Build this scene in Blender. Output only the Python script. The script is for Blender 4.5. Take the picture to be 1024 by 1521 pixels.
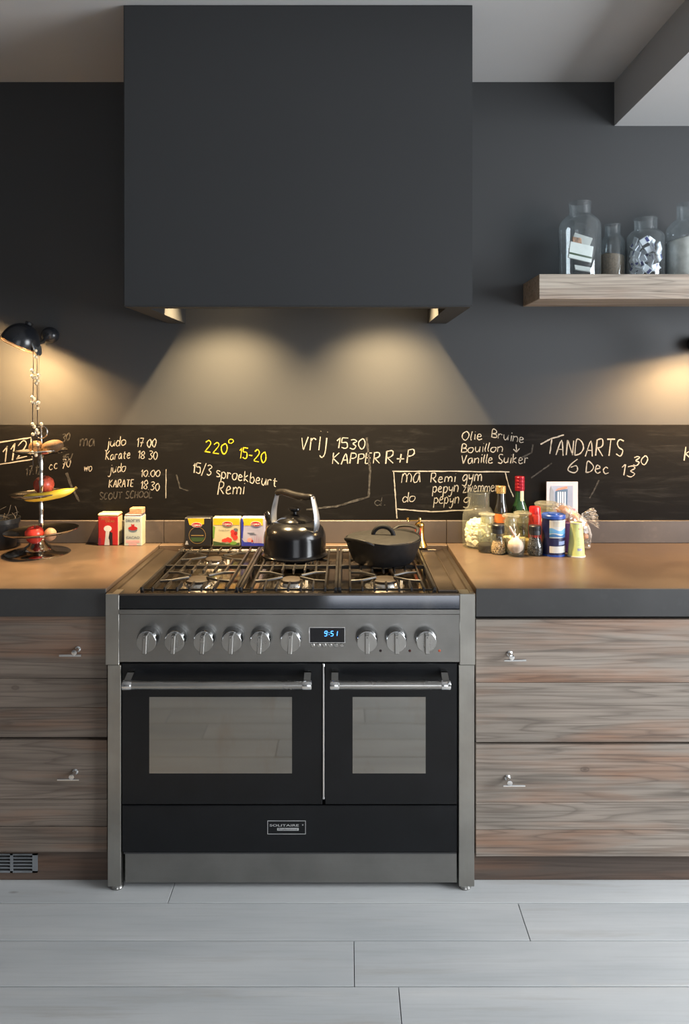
import bpy, bmesh, math, random
from mathutils import Vector, Matrix
random.seed(7)
for o in list(bpy.data.objects): bpy.data.objects.remove(o)
C = bpy.context.scene.collection
sc = bpy.context.scene
PI = math.pi

# ---------------------------------------------------------------- camera, world, light, exposure
EYE = 1.513; FP = 1080.0; CX = 516.0; HY = 580.0
cam_d = bpy.data.cameras.new('camera'); cam = bpy.data.objects.new('camera', cam_d); C.objects.link(cam)
cam.location = (0, 0, EYE); cam.rotation_euler = (PI/2, 0, 0)
cam_d.sensor_fit = 'VERTICAL'; cam_d.sensor_height = 36; cam_d.lens = FP/1521*36
cam_d.shift_x = -(CX-512)/1521; cam_d.shift_y = -(760.5-HY)/1521; cam_d.clip_start = .05
sc.camera = cam
wd = bpy.data.worlds.new('world'); sc.world = wd; wd.use_nodes = True
wd.node_tree.nodes['Background'].inputs[0].default_value = (.6, .75, 1, 1)
wd.node_tree.nodes['Background'].inputs[1].default_value = .3
sc.view_settings.view_transform = 'Standard'; sc.view_settings.look = 'None'
sc.cycles.transparent_max_bounces = 40; sc.cycles.max_bounces = 10
sc.view_settings.exposure = 0; sc.view_settings.gamma = 1; sc.view_settings.use_curve_mapping = False

def area(name, loc, rot, sx, sy, power, col):
    d = bpy.data.lights.new(name, 'AREA'); d.shape = 'RECTANGLE'; d.size = sx; d.size_y = sy
    d.energy = power; d.color = col
    o = bpy.data.objects.new(name, d); C.objects.link(o); o.location = loc; o.rotation_euler = rot
    return o
# side window daylight on the right; soft fill light added far behind the camera
area('window_daylight', (3.33, .75, 1.66), (0, PI/2, 0), 1.96, 1.9, 255, (.90, .95, 1))
area('back_fill_light', (.9, -3.9, 1.35), (PI/2, 0, 0), 2.2, 2.0, 48, (.93, .96, 1))

def lamp(kind, name, loc, rot, power, col, r=.02, angle=None, blend=.15):
    d = bpy.data.lights.new(name, kind); d.energy = power; d.color = col; d.shadow_soft_size = r
    if kind == 'SPOT': d.spot_size = angle; d.spot_blend = blend
    o = bpy.data.objects.new(name, d); C.objects.link(o); o.location = loc; o.rotation_euler = rot
    return o

# ---------------------------------------------------------------- mesh helpers
def px(x, s): return (x-CX)/s
def pz(y, s): return EYE-(y-HY)/s
def yd(s): return FP/s

def box(bm, x0, x1, y0, y1, z0, z1, bev=0, rot=None, piv=None):
    v = [bm.verts.new(p) for p in ((x0,y0,z0),(x1,y0,z0),(x1,y1,z0),(x0,y1,z0),(x0,y0,z1),(x1,y0,z1),(x1,y1,z1),(x0,y1,z1))]
    f = [bm.faces.new([v[i] for i in q]) for q in ((0,3,2,1),(4,5,6,7),(0,1,5,4),(1,2,6,5),(2,3,7,6),(3,0,4,7))]
    if bev:
        es = list({e for q in f for e in q.edges})
        r = bmesh.ops.bevel(bm, geom=es, offset=bev, segments=1, affect='EDGES')
        v = list({w for q in r['faces'] for w in q.verts})
    if rot is not None:
        m = Matrix.Translation(piv) @ rot @ Matrix.Translation(-Vector(piv))
        for w in v: w.co = m @ w.co
    return v
def prism(bm, poly, a0, a1, axis='z'):
    """polygon extruded along an axis. axis z: poly=(x,y); y: poly=(x,z); x: poly=(y,z)"""
    def P(p, a):
        return {'z':(p[0],p[1],a), 'y':(p[0],a,p[1]), 'x':(a,p[0],p[1])}[axis]
    A = [bm.verts.new(P(p,a0)) for p in poly]; B = [bm.verts.new(P(p,a1)) for p in poly]
    n = len(poly); fs = [bm.faces.new(A[::-1]), bm.faces.new(B)]
    for i in range(n): fs.append(bm.faces.new((A[i],A[(i+1)%n],B[(i+1)%n],B[i])))
    bmesh.ops.recalc_face_normals(bm, faces=fs)
    return A+B
def lathe(bm, prof, c=(0,0,0), seg=32, axis='z', sx=1, sy=1):
    """prof = [(r, h)...] turned about the axis through c"""
    rings = []
    for r, h in prof:
        ring = []
        for k in range(seg if r > 1e-6 else 1):
            a = 2*PI*k/seg; u, v = r*math.cos(a)*sx, r*math.sin(a)*sy
            p = {'z':(u,v,h), 'y':(u,h,v), 'x':(h,u,v)}[axis]
            ring.append(bm.verts.new((c[0]+p[0], c[1]+p[1], c[2]+p[2])))
        rings.append(ring)
    fs = []
    for a, b in zip(rings, rings[1:]):
        na, nb = len(a), len(b)
        if na == 1 and nb == 1: continue
        for k in range(seg):
            k2 = (k+1) % seg
            if na == 1: fs.append(bm.faces.new((a[0], b[k2], b[k])))
            elif nb == 1: fs.append(bm.faces.new((a[k], a[k2], b[0])))
            else: fs.append(bm.faces.new((a[k], a[k2], b[k2], b[k])))
    bmesh.ops.recalc_face_normals(bm, faces=fs)
    return [v for r in rings for v in r]
def tube(bm, pts, r, seg=10, closed=False, flat=1.0, up=None):
    pts = [Vector(p) for p in pts]; n = len(pts); rings = []
    rs = r if isinstance(r, (list, tuple)) else [r]*n
    prev = None
    for i in range(n):
        if closed: t = pts[(i+1)%n]-pts[i-1]
        else: t = pts[min(i+1,n-1)]-pts[max(i-1,0)]
        t.normalize()
        if up is not None: a = Vector(up)
        elif prev is None: a = Vector((0,0,1)) if abs(t.z) < .9 else Vector((1,0,0))
        else: a = prev
        a = (a - t*a.dot(t)).normalized(); b = t.cross(a); prev = a
        rings.append([bm.verts.new(pts[i]+a*math.cos(2*PI*k/seg)*rs[i]*flat+b*math.sin(2*PI*k/seg)*rs[i]) for k in range(seg)])
    fs = []
    m = n if closed else n-1
    for i in range(m):
        A, B = rings[i], rings[(i+1)%n]
        for k in range(seg): fs.append(bm.faces.new((A[k],A[(k+1)%seg],B[(k+1)%seg],B[k])))
    if not closed: fs += [bm.faces.new(rings[0][::-1]), bm.faces.new(rings[-1])]
    bmesh.ops.recalc_face_normals(bm, faces=fs)
    return [v for q in rings for v in q]
def blob(bm, c, rx, ry, rz, noise=0, seg=20, seed=0):
    rnd = random.Random(seed); ph = [rnd.uniform(0,6) for _ in range(6)]
    prof = [(math.sin(PI*i/12), -math.cos(PI*i/12)) for i in range(13)]
    vs = lathe(bm, prof, (0,0,0), seg)
    for v in vs:
        d = v.co.normalized()
        k = 1+noise*(math.sin(3*d.x+ph[0])*math.sin(4*d.y+ph[1])+.6*math.sin(6*d.z+ph[2]+3*d.x)+.4*math.sin(9*d.y+ph[3])*math.sin(8*d.z+ph[4]))
        v.co = Vector((c[0]+d.x*rx*k, c[1]+d.y*ry*k, c[2]+d.z*rz*k))
    return vs
def curve3(pts, n=6, closed=False):
    pts = [Vector(p) for p in pts]; out = []; m = len(pts)
    for i in range(m if closed else m-1):
        if closed: p0,p1,p2,p3 = pts[i-1],pts[i],pts[(i+1)%m],pts[(i+2)%m]
        else: p0,p1,p2,p3 = pts[max(i-1,0)],pts[i],pts[i+1],pts[min(i+2,m-1)]
        for k in range(n):
            t = k/n
            out.append(.5*((2*p1)+(p2-p0)*t+(2*p0-5*p1+4*p2-p3)*t*t+(3*p1-p0-3*p2+p3)*t**3))
    if not closed: out.append(pts[-1])
    return out
def xform(vs, m):
    for v in vs: v.co = m @ v.co
def worldloc(o):
    v = Vector((0,0,0))
    while o is not None: v += o.location; o = o.parent
    return v
def obj(name, bm, m, parent=None, smooth=True, angle=35, loc=None, local=False):
    """links bm as ONE mesh object. Coordinates are world ones unless local."""
    me = bpy.data.meshes.new(name); o = bpy.data.objects.new(name, me); C.objects.link(o)
    off = Vector((0,0,0))
    if parent is not None:
        o.parent = parent
        if not local: off = worldloc(parent)
    if loc is not None: o.location = Vector(loc)-(off if not local else Vector((0,0,0))); 
    if loc is not None and not local: off = Vector(loc)
    if off.length: bmesh.ops.translate(bm, verts=bm.verts, vec=-off)
    bm.to_mesh(me); bm.free(); me.materials.append(m)
    if smooth:
        me.shade_smooth(); me.set_sharp_from_angle(angle=math.radians(angle))
    return o
def thing(name, label, cat, loc=(0,0,0), group=None):
    o = bpy.data.objects.new(name, None); C.objects.link(o); o.location = loc; o.empty_display_size = .02
    o['label'] = label; o['category'] = cat
    if group: o['group'] = group
    return o
def tag(o, label, cat, group=None, kind=None):
    o['label'] = label; o['category'] = cat
    if group: o['group'] = group
    if kind: o['kind'] = kind
    return o
def struct(name, bm, m, smooth=False):
    o = obj(name, bm, m, smooth=smooth); o['kind'] = 'structure'; return o
def BM(): return bmesh.new()

# ---------------------------------------------------------------- materials
def lin(c):
    if isinstance(c, str):
        c = [int(c[i:i+2], 16)/255 for i in (0,2,4)]
        c = [x/12.92 if x < .04045 else ((x+.055)/1.055)**2.4 for x in c]
    return (*c, 1)
class NT:
    def __init__(s, name):
        s.m = bpy.data.materials.new(name); s.m.use_nodes = True; s.t = s.m.node_tree
        s.b = s.t.nodes['Principled BSDF']; s.out = s.t.nodes['Material Output']
        s.tc = s.n('ShaderNodeTexCoord')
    def n(s, typ, **kw):
        q = s.t.nodes.new(typ)
        for k, v in kw.items(): setattr(q, k, v)
        return q
    def l(s, a, b): s.t.links.new(a, b)
    def mapped(s, scale, rnd=True, src='Object'):
        mp = s.n('ShaderNodeMapping'); mp.inputs['Scale'].default_value = scale
        s.l(s.tc.outputs[src], mp.inputs['Vector'])
        if rnd:
            oi = s.n('ShaderNodeObjectInfo'); mul = s.n('ShaderNodeMath', operation='MULTIPLY'); mul.inputs[1].default_value = 37
            s.l(oi.outputs['Random'], mul.inputs[0]); cb = s.n('ShaderNodeCombineXYZ')
            for i in range(3): s.l(mul.outputs[0], cb.inputs[i])
            s.l(cb.outputs[0], mp.inputs['Location'])
        return mp.outputs[0]
    def noise(s, vec, scale=5, detail=4, rough=.55, dist=0):
        q = s.n('ShaderNodeTexNoise'); q.inputs['Scale'].default_value = scale; q.inputs['Detail'].default_value = detail
        q.inputs['Roughness'].default_value = rough; q.inputs['Distortion'].default_value = dist
        s.l(vec, q.inputs['Vector']); return q.outputs['Fac']
    def ramp(s, fac, stops, interp='LINEAR'):
        r = s.n('ShaderNodeValToRGB'); r.color_ramp.interpolation = interp
        e = r.color_ramp.elements
        while len(e) < len(stops): e.new(.5)
        for k, (p, c) in enumerate(stops):
            e[k].position = p; e[k].color = lin(c) if not isinstance(c, (int, float)) else (c, c, c, 1)
        s.l(fac, r.inputs[0]); return r.outputs[0]
    def mix(s, fac, a, b, typ='MIX'):
        q = s.n('ShaderNodeMix', data_type='RGBA', blend_type=typ)
        for sock, v in ((q.inputs[0], fac), (q.inputs[6], a), (q.inputs[7], b)):
            if isinstance(v, (int, float)): sock.default_value = v
            elif isinstance(v, (str, tuple)): sock.default_value = lin(v)
            else: s.l(v, sock)
        return q.outputs[2]
    def math(s, op, a, b=0):
        q = s.n('ShaderNodeMath', operation=op)
        for i, v in enumerate((a, b)):
            if isinstance(v, (int, float)): q.inputs[i].default_value = v
            else: s.l(v, q.inputs[i])
        return q.outputs[0]
    def bump(s, h, strength=.2, dist=.002):
        q = s.n('ShaderNodeBump'); q.inputs['Strength'].default_value = strength; q.inputs['Distance'].default_value = dist
        s.l(h, q.inputs['Height']); s.l(q.outputs[0], s.b.inputs['Normal'])
MATS = {}
def mat(name, col, rough=.5, metal=0, var=.08, scale=12, stretch=(1,1,1), bump=0, spec=.5, coat=0, emit=None, es=0):
    if name in MATS: return MATS[name]
    t = NT(name); c = lin(col)
    v = t.mapped(stretch); f = t.noise(v, scale)
    dark = tuple(x*(1-var*2) for x in c[:3]); light = tuple(min(1, x*(1+var*2)) for x in c[:3])
    t.l(t.mix(t.ramp(f, [(.3, 0.), (.7, 1.)]), dark, light), t.b.inputs['Base Color'])
    rr = t.n('ShaderNodeMapRange'); rr.inputs[3].default_value = max(.02, rough*.85); rr.inputs[4].default_value = min(1, rough*1.15)
    t.l(f, rr.inputs[0]); t.l(rr.outputs[0], t.b.inputs['Roughness'])
    t.b.inputs['Metallic'].default_value = metal; t.b.inputs['Specular IOR Level'].default_value = spec
    t.b.inputs['Coat Weight'].default_value = coat; t.b.inputs['Coat Roughness'].default_value = .08
    if bump: t.bump(f, bump)
    if emit: t.b.inputs['Emission Color'].default_value = lin(emit); t.b.inputs['Emission Strength'].default_value = es
    MATS[name] = t.m; return t.m

def paint_mat(name, col, var=.05, bump=.12, rough=.75):
    t = NT(name); c = lin(col); v = t.mapped((1,1,1), False)
    f = t.noise(v, 2.2, 5); g = t.noise(v, 160, 2)
    dark = tuple(x*(1-var) for x in c[:3]); light = tuple(x*(1+var) for x in c[:3])
    t.l(t.mix(f, dark, light), t.b.inputs['Base Color']); t.b.inputs['Roughness'].default_value = rough
    t.b.inputs['Specular IOR Level'].default_value = .3
    t.bump(g, bump, .001); return t.m
def wood_mat(name, cols, grain='3a302a', rough=.7, orange='8a5a3a', oamt=.5):
    """weathered pine: stretched contour rings, fine fibres, knots"""
    t = NT(name); v = t.mapped((.45, 9, 9)); base = t.noise(v, 1.0, 3, .5, .3)
    rings = t.math('FRACT', t.math('MULTIPLY', base, 15)); 
    rl = t.ramp(rings, [(0, 1.), (.07, .35), (.35, 0.), (.72, .08), (.93, .7), (1, 1.)])
    fib = t.noise(t.mapped((2.6, 130, 130)), 1.0, 3, .65)
    fl = t.ramp(fib, [(.38, 1.), (.52, 0.)])
    patch = t.noise(t.mapped((.9, 5, 5)), 1.7, 3)
    c = t.mix(t.ramp(patch, [(.3, 0.), (.7, 1.)]), cols[0], cols[1])
    op = t.noise(t.mapped((1.1, 9, 9)), 1.3, 4)
    c = t.mix(t.math('MULTIPLY', t.ramp(op, [(.5, 0.), (.72, 1.)]), oamt), c, orange)
    c = t.mix(t.math('MULTIPLY', rl, .42), c, grain)
    c = t.mix(t.math('MULTIPLY', fl, .34), c, grain)
    vo = t.n('ShaderNodeTexVoronoi'); vo.inputs['Scale'].default_value = 1.0
    t.l(t.mapped((4.2, 0, 7.5)), vo.inputs['Vector'])
    kn = t.ramp(vo.outputs['Distance'], [(0, .7), (.03, .9), (.045, .5), (.06, .7), (.075, .15), (.16, 0.)])
    c = t.mix(t.math('MULTIPLY', kn, .75), c, grain)
    t.l(c, t.b.inputs['Base Color']); t.b.inputs['Roughness'].default_value = rough
    t.b.inputs['Specular IOR Level'].default_value = .3
    t.bump(t.math('ADD', fib, t.math('MULTIPLY', rl, -.4)), .35, .0015); return t.m
def brushed(name, col, rough=.32, stretch=(1, 1, 90), metal=1, smudge=.25):
    t = NT(name); c = lin(col)
    f = t.noise(t.mapped(stretch), 6, 3); g = t.noise(t.mapped((2.5, 2.5, 2.5)), 2.2, 4)
    cc = t.mix(t.ramp(g, [(.3, 0.), (.7, 1.)]), tuple(x*(1-smudge) for x in c[:3]), c[:3])
    cc = t.mix(t.math('MULTIPLY', f, .25), cc, tuple(x*.6 for x in c[:3]))
    t.l(cc, t.b.inputs['Base Color']); t.b.inputs['Metallic'].default_value = metal
    rr = t.n('ShaderNodeMapRange'); rr.inputs[3].default_value = rough*.75; rr.inputs[4].default_value = rough*1.3
    t.l(g, rr.inputs[0]); t.l(rr.outputs[0], t.b.inputs['Roughness']); t.bump(f, .03, .0003); return t.m
def glass_mat(name, tint='f2f5f3', body=.03, gl=1.5):
    t = NT(name); tr = t.n('ShaderNodeBsdfTransparent'); tr.inputs[0].default_value = lin(tint)
    gg = t.n('ShaderNodeBsdfGlossy'); gg.inputs['Roughness'].default_value = .04
    df = t.n('ShaderNodeBsdfDiffuse'); df.inputs[0].default_value = lin(tint)
    lw = t.n('ShaderNodeLayerWeight'); lw.inputs['Blend'].default_value = .3
    fac = t.math('ADD', t.math('MULTIPLY', t.math('POWER', lw.outputs['Facing'], 2.5), gl*.45), .06)
    nz = t.noise(t.mapped((9, 9, 3)), 1, 2)
    m1 = t.n('ShaderNodeMixShader'); t.l(t.math('MULTIPLY', nz, body*2), m1.inputs[0]); t.l(tr.outputs[0], m1.inputs[1]); tl = t.n('ShaderNodeBsdfTranslucent'); tl.inputs[0].default_value = lin(tint); m0 = t.n('ShaderNodeMixShader'); m0.inputs[0].default_value = .5; t.l(df.outputs[0], m0.inputs[1]); t.l(tl.outputs[0], m0.inputs[2]); t.l(m0.outputs[0], m1.inputs[2])
    m2 = t.n('ShaderNodeMixShader'); t.l(t.math('MINIMUM', fac, .85), m2.inputs[0]); t.l(m1.outputs[0], m2.inputs[1]); t.l(gg.outputs[0], m2.inputs[2])
    t.l(m2.outputs[0], t.out.inputs[0]); return t.m

wall_paint = paint_mat('dark grey wall paint', (.036, .037, .0385), rough=.62)
hood_paint = paint_mat('dark grey hood paint', (.026, .027, .0285))
white_paint = paint_mat('white ceiling paint', (.43, .43, .43))
cab_wood = wood_mat('grey weathered pine', ('988b7f', '7c746b'), oamt=.6)
cab_wood_shade = wood_mat('shaded weathered pine', ('7e7166', '62584f'), oamt=.5)  # same pine, weaker light on the left cabinet put into the colour
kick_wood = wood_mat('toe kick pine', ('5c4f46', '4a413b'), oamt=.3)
shelf_wood = wood_mat('shelf pine', ('a89f92', '8a7d70'), oamt=.3, orange='8c5c3c')
steel = brushed('brushed steel', '9a9894', .34, (1.5, 1.5, 60))
steel_v = brushed('brushed steel upright', 'b0ada6', .36, (60, 60, 1.5), smudge=.3)
steel_top = brushed('hob steel', '776c62', .36, (2, 40, 2))
tray_steel = brushed('hob tray steel', 'a89e92', .17, (4, 4, 4), smudge=.35)
mirror_steel = mat('polished dark rail', (.11, .112, .12), .07, 1, var=.03)
chrome = mat('chrome', (.78, .78, .78), .08, 1, var=.02)
satin = mat('satin chrome', (.40, .39, .37), .28, 1, var=.04)
silver = mat('old silver plate', (.62, .58, .52), .13, 1, var=.08)
black_enamel = mat('black enamel', (.004, .004, .005), .19, var=.1, spec=.35)
oven_black = mat('oven door black', (.005, .0055, .0065), .3, var=.1, spec=.3)
cast_iron = mat('cast iron', (.006, .006, .007), .55, var=.2, scale=60, bump=.12, spec=.2)
grate_iron = mat('grate iron', (.010, .009, .009), .34, var=.25, scale=40, spec=.45)
gap_black = mat('shadow gap black', (.006, .006, .006), .9)
brass = mat('brass', (.80, .53, .18), .16, 1, var=.06)
clear = glass_mat('clear glass'); clear_b = glass_mat('clear bottle glass', 'f2f4ea', .07, 1.2)

def floor_mat():
    t = NT('whitewashed floorboards'); v = t.mapped((.8, 5, 5))
    f = t.noise(v, 1.5, 5); c = t.mix(t.ramp(f, [(.3, 0.), (.72, 1.)]), (.40, .412, .415), (.53, .532, .525))
    w = t.noise(t.mapped((1.2, 14, 14)), 1.4, 5, .65)
    c = t.mix(t.math('MULTIPLY', t.ramp(w, [(.56, 0.), (.75, 1.)]), .45), c, (.32, .28, .24))
    fine = t.noise(t.mapped((4, 140, 140)), 1, 2); c = t.mix(t.math('MULTIPLY', t.ramp(fine, [(.3, 1.), (.5, 0.)]), .12), c, (.25, .24, .23))
    vo = t.n('ShaderNodeTexVoronoi'); t.l(t.mapped((1.8, 5.2, 0)), vo.inputs['Vector']); vo.inputs['Scale'].default_value = 1
    k = t.ramp(vo.outputs['Distance'], [(0, 1.), (.022, .9), (.04, 0.)]); c = t.mix(t.math('MULTIPLY', k, .6), c, (.14, .12, .10))
    t.l(c, t.b.inputs['Base Color']); t.b.inputs['Roughness'].default_value = .5; t.b.inputs['Specular IOR Level'].default_value = .35
    t.bump(fine, .12, .001); return t.m
floor_m = floor_mat()
def concrete(name, a, b, rough):
    t = NT(name); v = t.mapped((1,1,1), False); f = t.noise(v, 4, 6, .6); g = t.noise(v, 30, 4)
    c = t.mix(t.ramp(f, [(.3, 0.), (.7, 1.)]), a, b); c = t.mix(t.math('MULTIPLY', t.ramp(g, [(.6, 0.), (.75, 1.)]), .25), c, tuple(x*1.5 for x in lin(b)[:3]))
    t.l(c, t.b.inputs['Base Color']); rr = t.n('ShaderNodeMapRange'); rr.inputs[3].default_value = rough*.7; rr.inputs[4].default_value = rough*1.3
    t.l(f, rr.inputs[0]); t.l(rr.outputs[0], t.b.inputs['Roughness']); t.bump(g, .06, .001); return t.m
lit_top_conc = concrete('polished concrete', (.068, .046, .032), (.102, .070, .048), .36)  # warm lamp light on the top is put into this brown
shaded_edge_conc = concrete('shaded concrete edge', (.022, .022, .022), (.034, .033, .033), .5)  # same concrete, the unlit front face painted darker
def board_mat():
    t = NT('blackboard paint'); v = t.mapped((1,1,1), False)
    sm = t.noise(t.mapped((1.3, 1, 4), False), 2.3, 6, .7, 1.5); a = t.ramp(sm, [(.5, 0.), (.78, 1.)])
    st = t.noise(t.mapped((2, 1, 26), False), 2.0, 5, .7, .6); b = t.ramp(st, [(.45, 0.), (.8, 1.)])
    f = t.math('MULTIPLY', t.math('MULTIPLY', a, b), .55)
    c = t.mix(f, (.006, .0055, .0052), (.07, .067, .062))
    t.l(c, t.b.inputs['Base Color']); t.b.inputs['Roughness'].default_value = .7; t.b.inputs['Specular IOR Level'].default_value = .06
    t.bump(t.noise(v, 200, 2), .1, .0006); return t.m
board_m = board_mat()
chalk = mat('white chalk', (.29, .27, .235), .95, var=.12, scale=120, spec=.05)
chalk_f = mat('faint chalk', (.045, .042, .038), .95, var=.3, scale=90, spec=.05)
chalk_y = mat('yellow chalk', (.40, .33, .02), .95, var=.12, scale=120, spec=.05)

# ---------------------------------------------------------------- the room
YW = 2.888; ZC = 2.738; XL, XR, YB = -3.0, 3.4, -4.0
bm = BM(); box(bm, XL-.1, XR+.1, YW, YW+.15, 0, ZC); struct('wall_back', bm, wall_paint)
bm = BM(); box(bm, XL-.15, XL, YB, YW, 0, ZC); struct('wall_left', bm, paint_mat('left wall paint', (.12, .12, .12)))
room_w = paint_mat('room wall paint', (.34, .34, .33))
bm = BM(); box(bm, XR, XR+.15, YB, -.3, 0, ZC); box(bm, XR, XR+.15, 1.8, YW, 0, ZC)
box(bm, XR, XR+.15, -.3, 1.8, 0, .62); box(bm, XR, XR+.15, -.3, 1.8, 2.68, ZC); struct('wall_right', bm, room_w)
bm = BM(); box(bm, XL-.15, -.3, YB-.15, YB, 0, ZC); box(bm, 2.1, XR+.15, YB-.15, YB, 0, ZC); box(bm, -.3, 2.1, YB-.15, YB, 2.4, ZC)
struct('wall_front', bm, room_w)
bm = BM(); box(bm, XL-.15, XR+.15, YB-.15, YW+.15, ZC, ZC+.1); struct('ceiling', bm, white_paint)
win_m = mat('window frame paint', (.7, .7, .68), .4)
bm = BM()
for a, b in ((-.3, -.22), (.71, .79), (1.72, 1.8)): box(bm, XR, XR+.07, a, b, .62, 2.68)
box(bm, XR, XR+.07, -.3, 1.8, .62, .7); box(bm, XR, XR+.07, -.3, 1.8, 2.62, 2.68); struct('window_1', bm, win_m)
bm = BM()
for a, b in ((-.3, -.2), (.85, .95), (2.0, 2.1)): box(bm, a, b, YB-.07, YB, 0, 2.4)
box(bm, -.3, 2.1, YB-.07, YB, 2.3, 2.4); struct('door_1', bm, win_m)
bm = BM(); box(bm, px(913, 374), 2.05, -4, YW, pz(187, 374), ZC); struct('ceiling_beam', bm, white_paint)

# floor: a slab with its planks
bm = BM(); box(bm, XL-.15, XR+.15, YB-.15, YW+.15, -.08, -.022); floor = struct('floor', bm, gap_black)
rows = [2.888, 2.76, 2.62, 2.468, 2.3075, 2.147, 2.0, 1.846, 1.69]
while rows[-1] > YB: rows.append(rows[-1]-.152)
joints = {4: [-1.9, -.53, 1.6], 5: [-1.5, .504], 6: [-2.1, .018, 2.3], 7: [-1.7, .13, 1.9]}
rj = random.Random(3)
for i in range(len(rows)-1):
    xs = joints.get(i) or sorted(rj.uniform(-2.6, -1.0)+k*2.1+rj.uniform(-.3, .3) for k in range(3))
    xs = [XL-.1]+[x for x in xs if XL < x < XR]+[XR+.1]
    for a, b in zip(xs, xs[1:]):
        bm = BM(); box(bm, a+.001, b-.001, rows[i+1]+.0017, rows[i]-.0017, -.022, rj.uniform(-.0006, 0), .0008)
        obj('plank', bm, floor_m, floor, smooth=False, loc=((a+b)/2, rows[i], -.022))
# knot hole and dents seen in the floor are in the material

# ---------------------------------------------------------------- extractor hood
HX0, HX1, IX0, IX1, HY0, HY1, HZ = -.7115, .3985, -.642, .320, 2.308, 2.362, 1.779
t = thing('extractor_hood', 'large dark grey boxed extractor hood above the range cooker', 'extractor hood', (-.157, YW, HZ))
bm = BM(); prism(bm, [(HX0,HY0),(HX1,HY0),(HX1,YW),(IX1,YW),(IX1,HY1),(IX0,HY1),(IX0,YW),(HX0,YW)], HZ, ZC, 'z')
es = [e for e in bm.edges if all(abs(v.co.y-HY0) < 1e-5 for v in e.verts) or (abs(e.verts[0].co.z-e.verts[1].co.z) < 1e-5 and all(v.co.z < HZ+.01 for v in e.verts) and all(v.co.x < HX0+.01 or v.co.x > HX1-.01 for v in e.verts))]
bmesh.ops.bevel(bm, geom=es, offset=.004, segments=2, affect='EDGES')
obj('hood_casing', bm, hood_paint, t)
LZ = HZ+.262
bm = BM(); box(bm, IX0, IX1, HY1, YW, LZ+.012, LZ+.03); obj('hood_liner', bm, steel, t)
for i in range(3):
    bm = BM(); x0 = IX0+.05+i*.29; box(bm, x0, x0+.28, HY1+.012, YW-.32, LZ+.002, LZ+.011)
    for k in range(9): box(bm, x0+.012+k*.0295, x0+.03+k*.0295, HY1+.02, YW-.33, LZ-.002, LZ+.002)
    obj('grease_filter', bm, steel, t)
glow = mat('halogen lamp glow', (1,1,1), .3, emit='ffe0a8', es=22)
WARM = (1, .72, .38)
for lx in (-.476, .154):
    bm = BM(); lathe(bm, [(.0,0),(.026,0),(.026,.004),(.036,.004),(.036,.008),(.0,.008)], (lx, YW-.25, LZ+.003), 24); s = obj('spot_rim', bm, chrome, t)
    bm = BM(); lathe(bm, [(0,0),(.024,0),(.024,.002),(0,.002)], (lx, YW-.25, LZ+.0008), 24); obj('spot_lens', bm, glow, s)
bm = BM(); box(bm, IX0, IX1, YW-.20, YW-.197, LZ-.066, LZ+.012); box(bm, IX0, IX1, YW-.303, YW-.30, LZ-.158, LZ+.012); obj('light_blocker', bm, mat('light blocker steel', (.12,.12,.12), .5, 1), t, smooth=False)  # unseen strips added to cut off spot light on wall and floor
# the two halogen spots
for lx in (-.476, .154):
    lamp('SPOT', 'hood_spot', (lx, YW-.25, LZ-.006), (0, 0, 0), 310, WARM, .012, math.radians(99), 1)

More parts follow.
